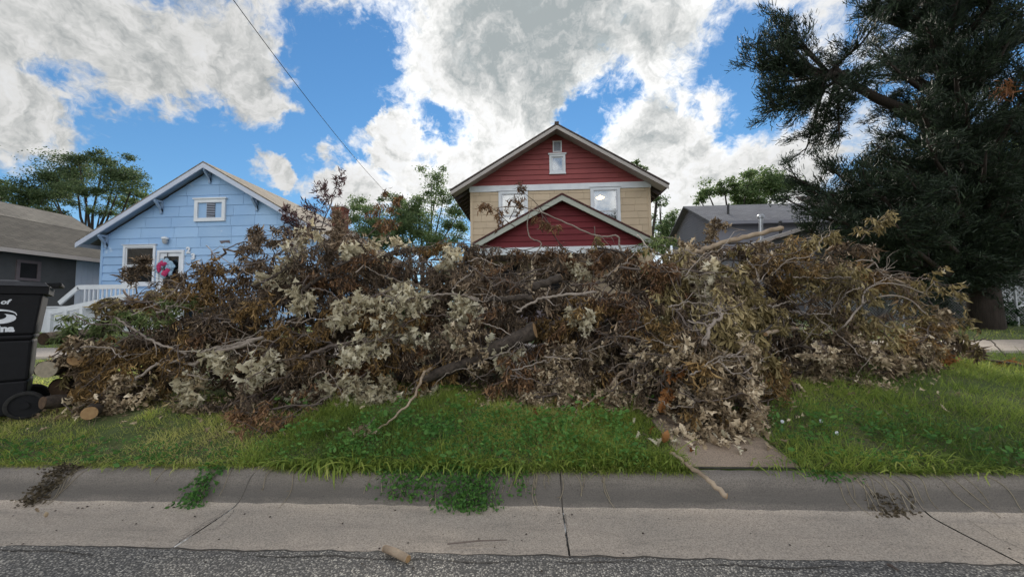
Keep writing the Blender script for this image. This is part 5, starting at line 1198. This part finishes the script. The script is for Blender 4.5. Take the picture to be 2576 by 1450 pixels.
def log(a, b, r, label, bark='limb', face='cut'):
    a, b = np.array(a), np.array(b); n = 14; t = thing('cut_log', label, 'log', (a[0], a[1], min(a[2], b[2])-r), 'sawn logs at the end of the pile')
    path = np.array([a+(b-a)*u for u in np.linspace(0, 1, 7)]); m = MB(); m.tube(path, r*(1+br.normal(0, .04, 7)), n, cap=False); bo = m.build('bark', MAT[bark], t, smooth=True)
    me = bo.data; co = np.zeros(len(me.vertices)*3, np.float32); me.vertices.foreach_get('co', co); co += br.normal(0, r*.05, len(co)).astype(np.float32); me.vertices.foreach_set('co', co); me.update()
    dd = unit(b-a)
    for e, s in ((a, -1), (b, 1)): MB().tube([e-dd*s*.01, e+dd*s*.006], r*.95, n).build('cut_face', MAT[face], t)
for px, py in ((140, 880), (165, 930), (215, 955), (180, 1000), (250, 1010), (150, 1030), (215, 870)):
    brush(hit(px, py, -.22), (br.uniform(-.6, .8), -.2, br.uniform(-.3, .3)), .55, 'ochre' if px % 2 else 'tan', br, '%s leafed cut branch drooping over the sawn logs by the bin' % ('ochre brown' if px % 2 else 'curled tan'), 6, 3, r0=.007, back=.1)
def LP(px, py, Y): return P(px, py, Y)
log(LP(110, 852, 3.95), LP(250, 838, 4.5), .07, 'dark log on top of the log stack behind the black bin', face='cut_dark')
log(LP(190, 903, 3.62), LP(262, 872, 4.5), .062, 'log with an orange sawn end facing the street, beside the bin')
log(LP(117, 928, 3.55), LP(235, 895, 4.3), .085, 'log with a pale sawn end half hidden by the black bin', face='cut_pale')
log(LP(225, 1038, 3.32), LP(275, 1005, 3.95), .06, 'lowest log with a yellow sawn end at the edge of the lawn')
log(LP(108, 1012, 3.42), LP(185, 1004, 3.62), .06, 'short bark-covered log lying beside the bin wheel', face='cut_dark')
log(LP(150, 975, 3.75), LP(280, 950, 4.4), .09, 'thick dark log at the bottom of the log stack', face='cut_dark')
log(hit(1000, 930, .35), hit(1240, 850, .45), .12, 'thick dark trunk section inside the pile behind the oak sprays')
log(hit(540, 930, .4), hit(760, 900, .5), .10, 'dark log under the ochre leaves before the bungalow')
log(hit(1380, 850, .5), hit(1640, 830, .5), .10, 'dark log under the reddish leaves before the porch')
# trailing end along the ground towards the walk
tl = [ground_hit(2440, 905)+np.array([0, 0, .06]), ground_hit(2500, 915)+np.array([0, 0, .05]), ground_hit(2600, 935)+np.array([0, 0, .05])]
stick(tl, .02, .012, 'limb', 'dark branch trailing along the ground to the public walk', twigs=5)
stick([ground_hit(2450, 880)+np.array([0, 0, .15]), ground_hit(2490, 885)+np.array([0, 0, .18]), ground_hit(2530, 905)+np.array([0, 0, .05])], .010, .006, 'limb', 'thin dark twig hooked over the trailing branch')
for px, py in ((2470, 905), (2530, 915), (2580, 925)): q_ = ground_hit(px, py); q_[2] += .07; brush(q_, (1, -.1, 0), .4, 'orange', br, 'orange leafed twig on the trailing branch by the public walk', 4, 2, r0=.004, free=True, back=0, dens=.7)
# ------------------------------------------------------------------ grass and weeds
def blade(ws, curl):
    n = len(ws); t = np.linspace(0, 1, n); a = curl*t; ds = 1/(n-1)
    y = np.concatenate([[0], np.cumsum(np.cos((a[1:]+a[:-1])/2))*ds]); z = np.concatenate([[0], -np.cumsum(np.sin((a[1:]+a[:-1])/2))*ds]); V = []
    for k in range(n): V += [(-ws[k], y[k], z[k]), (ws[k], y[k], z[k])]
    return np.array(V), np.zeros((0, 3), np.int32), np.array([(2*k, 2*k+1, 2*k+3, 2*k+2) for k in range(n-1)], np.int32)
BLADE = [blade([.045, .036, .004], c) for c in (.5, 1.0, 1.6, 2.2)]
DROOP = [blade([.03, .045, .045, .036, .022, .003], c) for c in (1.5, 2.1, 2.6)]
WEED = [flat_leaf([.06, .30, .24, .03]), flat_leaf([.05, .22, .26, .05])]
MAT['grass'] = leafmat('lawn_grass', [(0, (.07, .115, .028)), (.3, (.195, .28, .055)), (.65, (.36, .43, .085)), (1, (.60, .55, .21))], .5, .5)
MAT['weed'] = leafmat('weed_leaves', [(0, (0.042, 0.105, 0.031)), (.5, (0.098, 0.231, 0.050)), (1, (0.224, 0.392, 0.091))], .45, .5)
MAT['dry'] = plain('dry_runner', (.33, .28, .19), (.22, .18, .12), 8, .8)
MAT['dry_leaf'] = leafmat('dead_weed_leaves', [(0, (.04, .032, .02)), (.5, (.09, .07, .042)), (1, (.18, .14, .09))], .2)
gr_ = np.random.default_rng(33)
def patch_noise(x, y, s=1.0, k=0): return .5+.25*np.sin(1.7*x*s+2.1*y*s+k)+.25*np.sin(-2.9*x*s+1.3*y*s+1.7*k+2)
XL0, XL1 = lx0, lx1
def base_y(x): return np.interp(x, _b[:, 0], _b[:, 1])
def keep(x, y, deep=.55):
    ok = ~((x > XL0+.02) & (x < XL1-.02) & (y < 5.6))
    ok &= ~((y > base_y(x)+deep) & (x > X_MIN-.2) & (x < X_MAX+.1))
    ok &= ~((y > 6.3) & (y < 7.6))
    return ok
def cols(x): return np.where(x < -1.9, 0, np.where(x < 1.4, 1, 2))          # fine lawn / weedy middle / long grass
def grass(n, x0, x1, y0, y1, hmin, hmax, tint, spread, w=1.0, name='lawn_grass', power=1.0, lean=.55):
    x = gr_.uniform(x0, x1, n); y = y0+(y1-y0)*gr_.random(n)**power; m = keep(x, y); x, y = x[m], y[m]; n = len(x)
    p = np.stack([x, y, gz(x, y)-.01], 1); d = unit(gr_.normal(0, lean, (n, 3))*np.array([1, 1, .2])+np.array([0, -.12, .85]))
    h = gr_.uniform(hmin, hmax, n)*(.4+1.9*(patch_noise(x, y, 2.6, 3)*patch_noise(x, y, 5.3, 8))); tn = np.clip(tint+spread*(patch_noise(x, y, .9, 1)-.5)+gr_.normal(0, .15, n), .02, .98)
    o = leaf_obj(name, None, 'grass', BLADE, p, d, h, tn, gr_, width=w*gr_.uniform(.7, 1.4, n)*.055/np.maximum(h, .03)); 
    return tag(o, kind='stuff')
grass(40000, -7.0, -1.6, 2.66, 4.7, .04, .085, .68, .8, .8, 'lawn_grass')
grass(42000, -2.1, 1.45, 2.66, 4.5, .06, .15, .50, .7, .85, 'verge_grass')
grass(56000, 1.3, 8.5, 2.66, 6.3, .07, .17, .34, .6, .85, 'long_grass', 1.3)
def fringe(n, x0, x1, tint, name, h0=.05, h1=.11):
    x = gr_.uniform(x0, x1, n); m = ~((x > XL0) & (x < XL1)) & (gr_.random(n) < .25+.75*patch_noise(x, 0*x, 3.1, 2)); x = x[m]; n = len(x); y = gr_.uniform(2.645, 2.70, n)
    d = unit(np.stack([gr_.normal(0, .6, n), -gr_.uniform(.2, 1.1, n), gr_.uniform(.1, .8, n)], 1)); h = gr_.uniform(h0, h1, n)
    return tag(leaf_obj(name, None, 'grass', BLADE, np.stack([x, y, np.full(n, .148)], 1), d, h, np.clip(gr_.normal(tint, .2, n), .02, .98), gr_, width=.06/h*gr_.uniform(.6, 1.2, n), roll=np.cross(d, np.cross(np.array([0, 0, 1.0])[None], d))), kind='stuff')
fringe(5200, -6.5, -1.7, .7, 'lawn_fringe', .04, .10); fringe(6500, -1.8, 1.3, .45, 'verge_fringe', .07, .2); fringe(7500, 1.3, 7.5, .38, 'long_grass_fringe', .05, .13)
grass(16000, -16, 14, 7.6, 13.5, .06, .13, .5, .4, 1.6, 'yard_grass', 1.5)
grass(9000, -9.0, -4.0, 4.4, 6.3, .05, .09, .62, .4, 1.2, 'lawn_edge_grass')
# broad-leaved weeds in a mat through the middle of the verge
def weeds(nc, x0, x1, y0, y1, size, h, name, tint=.5, per=14, mat='weed'):
    x = gr_.uniform(x0, x1, nc); y = gr_.uniform(y0, y1, nc); m = keep(x, y, .4); x, y = x[m], y[m]; nc = len(x)
    cp = np.stack([x, y, gz(x, y)], 1); pos = np.repeat(cp, per, 0); n = len(pos); hh = gr_.uniform(.015, h, n); pos = pos+gr_.normal(0, .035, (n, 3))*np.array([1, 1, 0]); pos[:, 2] += hh
    d = unit(gr_.normal(0, 1, (n, 3))*np.array([1, 1, .4])+np.array([0, -.2, .25])); 
    tn = np.clip(np.repeat(tint+.3*(patch_noise(x, y, 1.2, 5)-.5), per)+gr_.normal(0, .16, n), .02, .98)
    return tag(leaf_obj(name, None, mat, WEED, pos, d, gr_.lognormal(-.1, .4, n)*size, tn, gr_), kind='stuff')
weeds(420, -1.5, .75, 2.64, 3.5, .021, .13, 'weed_mat', .55)
weeds(110, 1.75, 3.4, 2.66, 3.6, .022, .12, 'verge_weeds', .45)
weeds(170, -5.4, -1.7, 2.64, 3.0, .018, .05, 'lawn_weeds', .5)
# countable tufts of coarse grass leaning over the kerb
def tuft(px, py, n, hmin, hmax, w, tint, label, fall=.6, r=.06, name='grass_tuft'):
    yt = 2.69 if fall > .75 else 2.78; c = P(px, py, yt); c[2] = gz(0, yt)+.02; t = thing(name, label, 'grass tuft', c, 'coarse grass tufts along the kerb')
    p = c+gr_.normal(0, r, (n, 3))*np.array([1, .5, 0]); a = gr_.uniform(-1.25, 1.25, n)
    d = unit(np.stack([np.sin(a), -fall*np.cos(a)+gr_.normal(0, .25, n), gr_.uniform(.35, 1.0, n)], 1)); h = gr_.uniform(hmin, hmax, n)
    roll = np.tile(np.array([[0, 0, 1.0]]), (n, 1))+gr_.normal(0, .15, (n, 3))
    R_x = None
    leaf_obj('blades', t, 'grass' if tint > .3 else 'weed', DROOP, p, d, h, np.clip(tint+gr_.normal(0, .13, n), .02, .98), gr_, width=w/.045/h*gr_.uniform(.7, 1.2, n), roll=np.cross(d, np.cross(np.array([0, 0, 1.0])[None]+gr_.normal(0, .2, (n, 3)), d)))
    t.children[0]['kind'] = 'stuff'
    return t
tuft(745, 1160, 34, .14, .26, .0055, .42, 'coarse grass tuft hanging over the kerb beside the broad-bladed tuft', .9)
tuft(820, 1155, 40, .20, .34, .0085, .40, 'broad-bladed crabgrass tuft drooping over the kerb face', 1.1)
tuft(875, 1155, 30, .18, .32, .0080, .38, 'second broad-bladed crabgrass tuft drooping over the kerb face', 1.1)
tuft(690, 1165, 18, .10, .18, .0035, .5, 'thin grass tuft at the kerb joint before the bungalow', .8)
tuft(1565, 1115, 200, .18, .34, .0042, .40, 'big bushy tuft of long green grass beside the landing', .55, .16)
tuft(1480, 1110, 100, .14, .28, .004, .45, 'medium tuft of long grass next to the bushy tuft', .5, .13)
tuft(1640, 1110, 60, .10, .22, .003, .36, 'small tuft of dark grass at the edge of the landing', .6, .07)
tuft(2235, 1120, 120, .10, .19, .0045, .62, 'lime green grass tuft on the verge past the landing', .5, .16)
for q_x, lab_ in ((930, 'long-bladed tuft flopping over the kerb before the crooked stick'), (985, 'long-bladed tuft flopping over the kerb next to the creeper'), (1050, 'long-bladed tuft rising out of the kerb creeper'), (1130, 'long-bladed tuft above the wide creeper mat'), (1210, 'long-bladed tuft at the end of the wide creeper mat'), (1300, 'long-bladed tuft before the tan leaves')):
    tuft(q_x, 1158, 40, .12, .26, .0055, .45, lab_, 1.0, .09)
for q_x, lab_ in ((300, 'low tuft of yellow grass at the kerb by the bin'), (420, 'low tuft of yellow grass beside the narrow creeper'), (600, 'low tuft of yellow grass at the kerb joint'), (2440, 'low dark tuft at the kerb before the shaded house'), (2530, 'low dark tuft at the kerb near the public walk'), (1960, 'low tuft of dark grass against the landing slab')):
    tuft(q_x, 1160, 34, .07, .15, .004, .6 if q_x < 1000 else .42, lab_, 1.0, .10)
tuft(2030, 1140, 50, .08, .16, .004, .36, 'dark grass tuft at the far edge of the landing', .7, .1)
tuft(2330, 1120, 60, .10, .18, .0035, .45, 'loose grass tuft beside the lime green tuft', .6, .12)
# leafy weeds: lobed leaves standing above the mat
def leafy(px, py, n, size, label):
    c = ground_hit(px, py); t = thing('leafy_weed', label, 'weed', c, 'leafy weeds on the verge')
    b = MB(); pos, dirs = [], []
    for k in range(n):
        a = gr_.uniform(0, 6.28); tip = c+np.array([math.cos(a)*.09, math.sin(a)*.07, gr_.uniform(.06, .15)])*gr_.uniform(.6, 1.3); b.tube([c+np.array([0, 0, .0]), (c+tip)/2+np.array([0, 0, .03]), tip], [.002, .0016, .001], 3, cap=False)
        for j in range(3): pos.append(tip); dirs.append(np.array([math.cos(a+(j-1)*.8), math.sin(a+(j-1)*.8), .1]))
    b.build('stalks', MAT['weed'], t); pos = np.array(pos); n2 = len(pos)
    leaf_obj('leaves', t, 'weed', [oak_leaf(.5, .3, 3), oak_leaf(.8, .4, 4)], pos, np.array(dirs), gr_.uniform(.7, 1.2, n2)*size, np.clip(gr_.normal(.62, .12, n2), 0, 1), gr_, smooth=True)
for px, py, n, s, l in ((1400, 1085, 9, .055, 'lobed leafy weed low beside the long grass tufts'), (1340, 1075, 9, .05, 'lobed leafy weed before the tan oak leaves'), (1330, 1120, 8, .05, 'lobed leafy weed at the kerb edge'), (1450, 1120, 8, .05, 'lobed leafy weed under the long grass tuft'), (1540, 1075, 8, .05, 'lobed leafy weed behind the bushy grass tuft'), (1130, 990, 8, .06, 'lobed leafy weed under the thick dark limb'), (2080, 1080, 8, .05, 'lobed leafy weed past the landing'), (1270, 1050, 7, .045, 'lobed leafy weed in the middle of the weed mat'), (1020, 1030, 8, .05, 'lobed leafy weed beside the crooked stick'), (1180, 1090, 7, .045, 'lobed leafy weed above the kerb creeper')):
    leafy(px, py, n, s, l)
for k in range(16):
    leafy(gr_.uniform(700, 1650), gr_.uniform(1020, 1130), 7, gr_.uniform(.035, .06), 'lobed leafy weed scattered in the verge grass before the pile')
# creepers over the kerb face
def kerb_at(x, s):
    """point and outward normal on the kerb, s = 0 at the back of the top, 1 at the gutter"""
    py_, pz_ = pr[:, 0][5:14][::-1], pr[:, 1][5:14][::-1]; L = np.concatenate([[0], np.cumsum(np.hypot(np.diff(py_), np.diff(pz_)))]); L /= L[-1]
    y = np.interp(s, L, py_); z = np.interp(s, L, pz_); return np.stack([x+0*y, y, z], -1)
def creeper(x0, x1, n, s_lo, s_hi, mat, label, size=.026, tint=.45, thick=.03, bias=1.0):
    c = kerb_at((x0+x1)/2, .2); t = thing('kerb_creeper', label, 'creeping weed', c, 'creeping weeds on the kerb')
    mid, hw = (x0+x1)/2, (x1-x0)/2; s = s_lo+(s_hi-s_lo)*gr_.random(n)**bias; x = mid+hw*np.clip(gr_.normal(0, .5, n), -1.2, 1.2)*(1.1-.35*s)
    p = np.array([kerb_at(a, b) for a, b in zip(x, s)]); p[:, 1] -= gr_.uniform(.003, thick, n); p[:, 2] += gr_.uniform(.002, thick*.7, n)
    leaf_obj('leaves', t, mat, WEED, p, unit(gr_.normal(0, .8, (n, 3))+np.array([0, -.5, -.15])), gr_.uniform(.6, 1.2, n)*size, np.clip(gr_.normal(tint, .18, n), .02, .98), gr_)
    b = MB()
    for k in range(10):
        xx = gr_.uniform(x0, x1); sx = np.linspace(0, s_hi*gr_.uniform(.6, 1), 7); q_ = np.array([kerb_at(xx+.04*math.sin(3*u+k), u) for u in sx]); q_[:, 1] -= .008; q_[:, 2] += .004; b.tube(q_, .0018, 3, cap=False)
    b.build('runners', MAT['dry'], t)['kind'] = 'stuff'
def kx(px): return P(px, 1210, 2.5)[0]
creeper(kx(1085), kx(1280), 1300, -.0, 1.0, 'weed', 'wide green creeper mat covering the kerb down to the gutter', .024, .42, .04, 1.0)
creeper(kx(930), kx(1120), 800, 0, .8, 'weed', 'green creeper hanging over the kerb beside the wide mat', .024, .45, .035, 1.5)
creeper(kx(470), kx(550), 330, 0, 1.0, 'weed', 'narrow dark green creeper tumbling to the gutter before the bungalow', .026, .36, .04, .9)
creeper(kx(85), kx(165), 420, 0, 1.0, 'dry_leaf', 'dead brown creeper tumbling over the kerb near the bin', .024, .45, .04, .9)
creeper(kx(1280), kx(1340), 120, 0, .7, 'weed', 'thin creeper beside the kerb joint', .022, .5, .02, 1.4)
creeper(kx(2050), kx(2180), 150, 0, .35, 'weed', 'short creeper lapping over the kerb past the landing', .022, .4, .02, 1.2)
creeper(kx(2150), kx(2290), 160, .55, 1.0, 'dry_leaf', 'clump of dead dark weeds at the foot of the kerb', .022, .55, .012, .7)
for k, px in enumerate([1335, 1352, 1378, 1395, 1425, 1445, 1470, 1512, 1530, 660, 720, 385, 2110, 2140, 2165, 2190, 2225, 2260, 2300, 2345, 2390, 2430, 2480, 2540]):
    x = kx(px); smax = gr_.uniform(.45, 1.0); u = np.linspace(-.02, smax, 12); dr_ = gr_.normal(0, .05)+(.05 if px > 2000 else 0); q_ = np.array([kerb_at(x+dr_*w_+.015*math.sin(7*w_+k), w_) for w_ in u]); q_[:, 1] -= .004; q_[:, 2] += .003
    t = thing('dry_runner', 'thin dry grass runner hanging down the kerb face', 'runner', q_[0], 'dry grass runners on the kerb'); MB().tube(q_, np.linspace(.0026, .0014, 12), 4).build('stem', MAT['dry'], t)
    m = 6; i = gr_.integers(2, 12, m); leaf_obj('sheath_leaves', t, 'dry_leaf', BLADE, q_[i], unit(gr_.normal(0, .6, (m, 3))+np.array([0, -.3, -.6])), gr_.uniform(.015, .04, m), np.full(m, .95), gr_, width=np.full(m, 1.2), stuff=True)
# ------------------------------------------------------------------ loose leaves and litter
def loose(px, py, key, size, label, name='fallen_leaf', on='ground', group='fallen leaves'):
    q_ = ground_hit(px, py) if on == 'ground' else gp(px, py, .0 if on == 'gutter' else .012)
    if on == 'ground': q_[2] += .05 if gr_.random() < .6 else .02
    else: q_[2] += .008
    R = frames(np.array([[gr_.normal(), gr_.normal(), .15]]), gr_, roll=np.array([[gr_.normal(0, .3), gr_.normal(0, .3), 1.0]]))[0]
    me = LEAFMESH[key][int(gr_.integers(0, len(LEAFMESH[key])))]
    o = link(name, me, None, Matrix.Translation(Vector(q_.tolist())) @ Matrix(R.tolist()).to_4x4() @ Matrix.Scale(size, 4)); tag(o, label, 'leaf', group)
for px, py, s in ((1655, 1088, .13), (1668, 1128, .14), (1728, 1140, .11), (1256, 1012, .10), (1300, 1048, .10), (1345, 1066, .11), (1350, 1062, .10), (2390, 1040, .10), (1095, 1108, .06)):
    loose(px, py, 'orange' if px not in (2390, 1095) else 'tan', s, 'big orange fallen leaf resting on the verge grass' if px not in (2390, 1095) else 'single tan leaf lying on the green verge')
for k in range(120):
    px = gr_.normal(1790, 95); py = np.clip(1135-abs(gr_.normal(0, 55)), 1010, 1140)
    if px < 1590 or px > 1960: continue
    loose(px, py, 'tan' if k % 3 else 'pale', gr_.uniform(.07, .12), 'curled tan oak leaf fallen on the landing below the pile')
for k in range(34):
    loose(gr_.uniform(1150, 1700), gr_.uniform(985, 1045), 'tan', gr_.uniform(.07, .11), 'curled tan oak leaf fallen in the grass at the foot of the pile')
for k in range(16):
    loose(gr_.uniform(90, 200), gr_.uniform(1035, 1062), 'tan', gr_.uniform(.06, .1), 'curled tan oak leaf fallen beside the bin and logs')
for px, py, s in ((1365, 1255, .05), (1400, 1262, .045), (1200, 1262, .05), (1230, 1265, .04), (1475, 1262, .055), (1500, 1266, .04), (1085, 1272, .06), (870, 1268, .045), (900, 1266, .04), (370, 1262, .05), (460, 1262, .05), (355, 1257, .045), (150, 1268, .06), (170, 1262, .05), (100, 1290, .04), (115, 1303, .05), (1565, 1262, .04), (1620, 1268, .03), (1680, 1270, .03), (2230, 1262, .04), (1165, 1258, .04), (1310, 1268, .045)):
    loose(px, py, 'tan' if px % 3 else 'orange', s, 'small dead leaf lying in the gutter along the kerb', 'gutter_leaf', 'gutter', 'dead leaves in the gutter')
cr_b = MB()
for k in range(110):
    px, py = gr_.uniform(0, 2575), 1262+abs(gr_.normal(0, 18)) if gr_.random() < .6 else gr_.uniform(1262, 1440)
    q_ = gp(px, py, .002 if py < 1340 else .016); s = gr_.uniform(.002, .0055)
    cr_b.hexa([q_+np.array([-s, -s, 0]), q_+np.array([s*1.4, -s*.6, 0]), q_+np.array([s, s, 0]), q_+np.array([-s*.8, s*1.2, 0])], [q_+np.array([-s*.5, -s*.5, s]), q_+np.array([s*.6, -s*.3, s*.8]), q_+np.array([s*.5, s*.5, s]), q_+np.array([-s*.4, s*.6, s*.7])])
tag(cr_b.build('gutter_crumbs', MAT['limb']), kind='stuff')
n = 900; lx_ = gr_.uniform(-4.6, 5.2, n); ly_ = np.minimum(base_y(lx_)+gr_.normal(.05, .22, n), 6.0); m = ly_ > 2.75; lx_, ly_ = lx_[m], ly_[m]; n = len(lx_)
tag(leaf_obj('leaf_litter', None, 'lf_tan', OAK_LITE, np.stack([lx_, ly_, gz(lx_, ly_)+gr_.uniform(.02, .07, n)], 1), unit(gr_.normal(0, 1, (n, 3))*np.array([1, 1, .3])), gr_.uniform(.03, .085, n), gr_.uniform(.1, .9, n), gr_), kind='stuff')
n = 2600; lx_ = gr_.uniform(-6, 7, n); ly_ = gr_.uniform(2.68, 4.2, n); m = keep(lx_, ly_); lx_, ly_ = lx_[m], ly_[m]; n = len(lx_)
tag(leaf_obj('dry_thatch', None, 'dry_leaf', BLADE, np.stack([lx_, ly_, gz(lx_, ly_)+.01], 1), unit(gr_.normal(0, 1, (n, 3))*np.array([1, 1, .3])+np.array([0, 0, .3])), gr_.uniform(.05, .11, n), np.full(n, .97), gr_, width=np.full(n, .8)), kind='stuff')
# wood chunk and twigs on the road
a, b_ = gp(968, 1378, .033), gp(1026, 1404, .033); t = thing('wood_chunk', 'short sawn-off piece of branch lying on the asphalt', 'stick', (a[0], a[1], .01))
MB().tube([a, a*.6+b_*.4+np.array([0, .003, .002]), b_], [.017, .019, .018], 10).build('bark', MAT['tan_limb'], t, smooth=True)
for e, s in ((a, -1), (b_, 1)): dd = unit(b_-a); MB().tube([e-dd*s*.002, e+dd*s*.003], .016, 10).build('cut_face', MAT['cut'], t)
def road_stick(p, q_, r, label): 
    a, b_ = gp(*p, .012+r), gp(*q_, .012+r); t = thing('twig', label, 'twig', a, 'loose twigs on the road'); MB().tube([a, (a+b_)/2+np.array([0, .004, .003]), b_], [r, r*.9, r*.6], 6).build('wood', MAT['twig'], t)
road_stick((1125, 1366), (1275, 1356), .004, 'thin dark twig lying along the asphalt edge')
road_stick((2232, 1418), (2258, 1432), .007, 'stubby twig lying on the asphalt')
for px, py, l in ((2065, 1077, 'small white blossom on the verge near the landing'), (1968, 1078, 'white petal on the grass beside the landing'), (2105, 1108, 'white scrap on the verge past the landing')):
    q_ = ground_hit(px, py); q_[2] += .06; b = MB(); puff(b, q_, .014, int(px)); tag(b.build('white_blossom', MAT['white']), l, 'blossom', 'white specks on the verge')

# ------------------------------------------------------------------ wheeled bin
MAT['bin'] = plain('black_plastic', (.0035, .0035, .005), (.006, .006, .008), 30, .7, bmp=.12, bscale=150)
MAT['tyre'] = plain('tyre_rubber', (.012, .012, .012), (.03, .028, .026), 25, .85, bmp=.6, bscale=60)
MAT['print'] = plain('white_print', (.72, .74, .78), (.62, .64, .68), 40, .6, wear=(.3, .3, .32), wear_at=.7)
MAT['lid_top'] = plain('dusty_lid', (.012, .012, .014), (.05, .05, .055), 5, .45)
FB = P(86, 1000, 3.5)                                      # rear lower corner of the printed side
PSI = math.radians(50); g0 = float(gz(0, 3.7))-.01
bn = bpy.data.objects.new('wheelie_bin', None); COL.objects.link(bn); bn.location = (FB[0], FB[1], g0); bn.rotation_euler = (0, 0, PSI)
tag(bn, 'black plastic wheeled refuse bin with white print standing beside the pile', 'bin')
HB = P(90, 716, 3.5)[2]-g0                                 # height to the rim
W, D = .62, .58
def ring_at(x0, x1, y0, y1, z): return [(x0, y0, z), (x1, y0, z), (x1, y1, z), (x0, y1, z)]
lv = [(-W+.05, -.06, .03, D-.06, .03), (-W+.03, -.045, .02, D-.045, .35), (-W+.02, -.035, .015, D-.035, HB*.58), (-W+.015, -.02, .005, D-.02, HB*.62), (-W-.02, .02, -.02, D+.01, HB-.09)]
m = MB()
for l0, l1_ in zip(lv[:-1], lv[1:]): m.hexa(ring_at(*l0), ring_at(*l1_))
body = m.build('body', MAT['bin'], bn)
bm_ = body.modifiers.new('soft', 'BEVEL'); bm_.width = .02; bm_.segments = 2; bm_.limit_method = 'ANGLE'
m = MB(); m.hexa(ring_at(-W-.04, .05, -.035, D+.03, HB-.09), ring_at(-W-.045, .055, -.045, D+.035, HB-.02)); m.build('rim', MAT['bin'], bn)
m = MB(); m.hexa(ring_at(-W-.06, .05, -.055, D+.045, HB-.017), ring_at(-W-.03, .02, -.02, D+.02, HB+.025)); m.hexa(ring_at(-W+.06, -.12, .06, D-.08, HB+.026), ring_at(-W+.1, -.16, .1, D-.12, HB+.045)); m.build('lid', MAT['lid_top'], bn)
m = MB(); m.tube([(.11, .05, HB+.012), (.11, D-.05, HB+.012)], .019, 8)
for s_ in (.07, D-.07): m.bar((0, s_, HB-.0), (.11, s_, HB+.012), .05, .032)
m.build('handle', MAT['bin'], bn)
wc = (-.05, 0, .125)
for yy_ in (-.045, D-.02):
    m = MB(); n = 26; R_ = .128; prof_w = [(-.028, .78), (-.032, .95), (-.018, 1.0), (.018, 1.0), (.032, .95), (.028, .78)]
    V = [(wc[0]+R_*k*math.cos(a), yy_+dy, wc[2]+R_*k*math.sin(a)) for dy, k in prof_w for a in np.arange(n)*2*math.pi/n]
    m.add(V, quads=[(i*n+j, i*n+(j+1) % n, (i+1)*n+(j+1) % n, (i+1)*n+j) for i in range(5) for j in range(n)])
    w_ = m.build('wheel', MAT['tyre'], bn, smooth=True)
    h_ = MB(); h_.tube([(wc[0], yy_-.012, wc[2]), (wc[0], yy_+.012, wc[2])], R_*.8, n); h_.tube([(wc[0], yy_-.03, wc[2]), (wc[0], yy_+.03, wc[2])], R_*.25, 12); h_.build('hub', MAT['bin'], w_)
MB().tube([(wc[0], -.03, wc[2]), (wc[0], D-.03, wc[2])], .012, 8).build('axle', MAT['metal'], bn)
def face_y(z): return float(np.interp(z, [l[4] for l in lv], [l[2] for l in lv])) - .004
tilt = math.atan2(.025, HB*.3); rot = Matrix.Rotation(math.radians(90)+tilt, 4, 'X')
cxp = -W/2+.07
text_mesh('print', 'City of', .062, 'print', bn, (cxp-.03, face_y(HB*.865), HB*.865), shear=.25, bold=.002, extrude=.001, rot=rot)
text_mesh('print', 'Salina', .085, 'print', bn, (cxp, face_y(HB*.668), HB*.668), bold=.0045, extrude=.001, rot=rot)
def swoosh(outer, inner):
    b = MB(); n = len(outer); V = [(x, face_y(z), z) for x, z in outer+inner]; b.add(V, quads=[(k, k+1, n+k+1, n+k) for k in range(n-1)]); b.build('print', MAT['print'], bn)
ex, ez_, ew, eh = cxp, HB*.755, .105, .062
swoosh([(ex+ew*math.cos(a)*1.02, ez_+eh*(.2+.95*math.sin(a)**.8)) for a in np.linspace(.02, math.pi-.02, 20)], [(ex+ew*math.cos(a)*.98, ez_+eh*(.18+.72*math.sin(a)**.8)) for a in np.linspace(.02, math.pi-.02, 20)])
swoosh([(ex+ew*.98*math.cos(a), ez_-.01+eh*.85*math.sin(a)) for a in np.linspace(.55, -math.pi-.3, 28)], [(ex+ew*.52*math.cos(a)-.008, ez_+.008+eh*.52*math.sin(a)) for a in np.linspace(.75, -math.pi-.4, 28)])

# ------------------------------------------------------------------ overhead service wire
wa, wb = P(572, -20, 9.0), P(1000, 512, 24.0)
u = np.linspace(0, 1, 24)[:, None]; wp = wa*(1-u)+wb*u; wp[:, 2] -= .35*4*(u*(1-u))[:, 0]
ext = wa+(wa-wb)*.35; ext[2] += .6
wire = MB(); wire.tube(np.concatenate([[ext], wp]), .011, 5, cap=False)
tag(wire.build('service_wire', MAT['black_metal']), 'single dark overhead service wire running down towards the house backs', 'wire')
# far line of trees closing the view between the houses
fr = np.random.default_rng(90); n = 12000; x = fr.uniform(-90, 90, n); hgt = 3.5+2.2*np.sin(x*.35)+1.5*np.sin(x*.9+1)
p = np.stack([x, 62+fr.normal(0, 2.5, n), .8+np.abs(fr.random(n))**.7*np.maximum(hgt, 1.5)+.2], 1)
tag(leaf_obj('distant_trees', None, 'leaf_green', TREELEAF, p, unit(fr.normal(size=(n, 3))), fr.uniform(.8, 1.4, n), np.clip(fr.normal(.5, .2, n), 0, 1), fr), 'distant line of trees beyond the houses', None, kind='stuff')
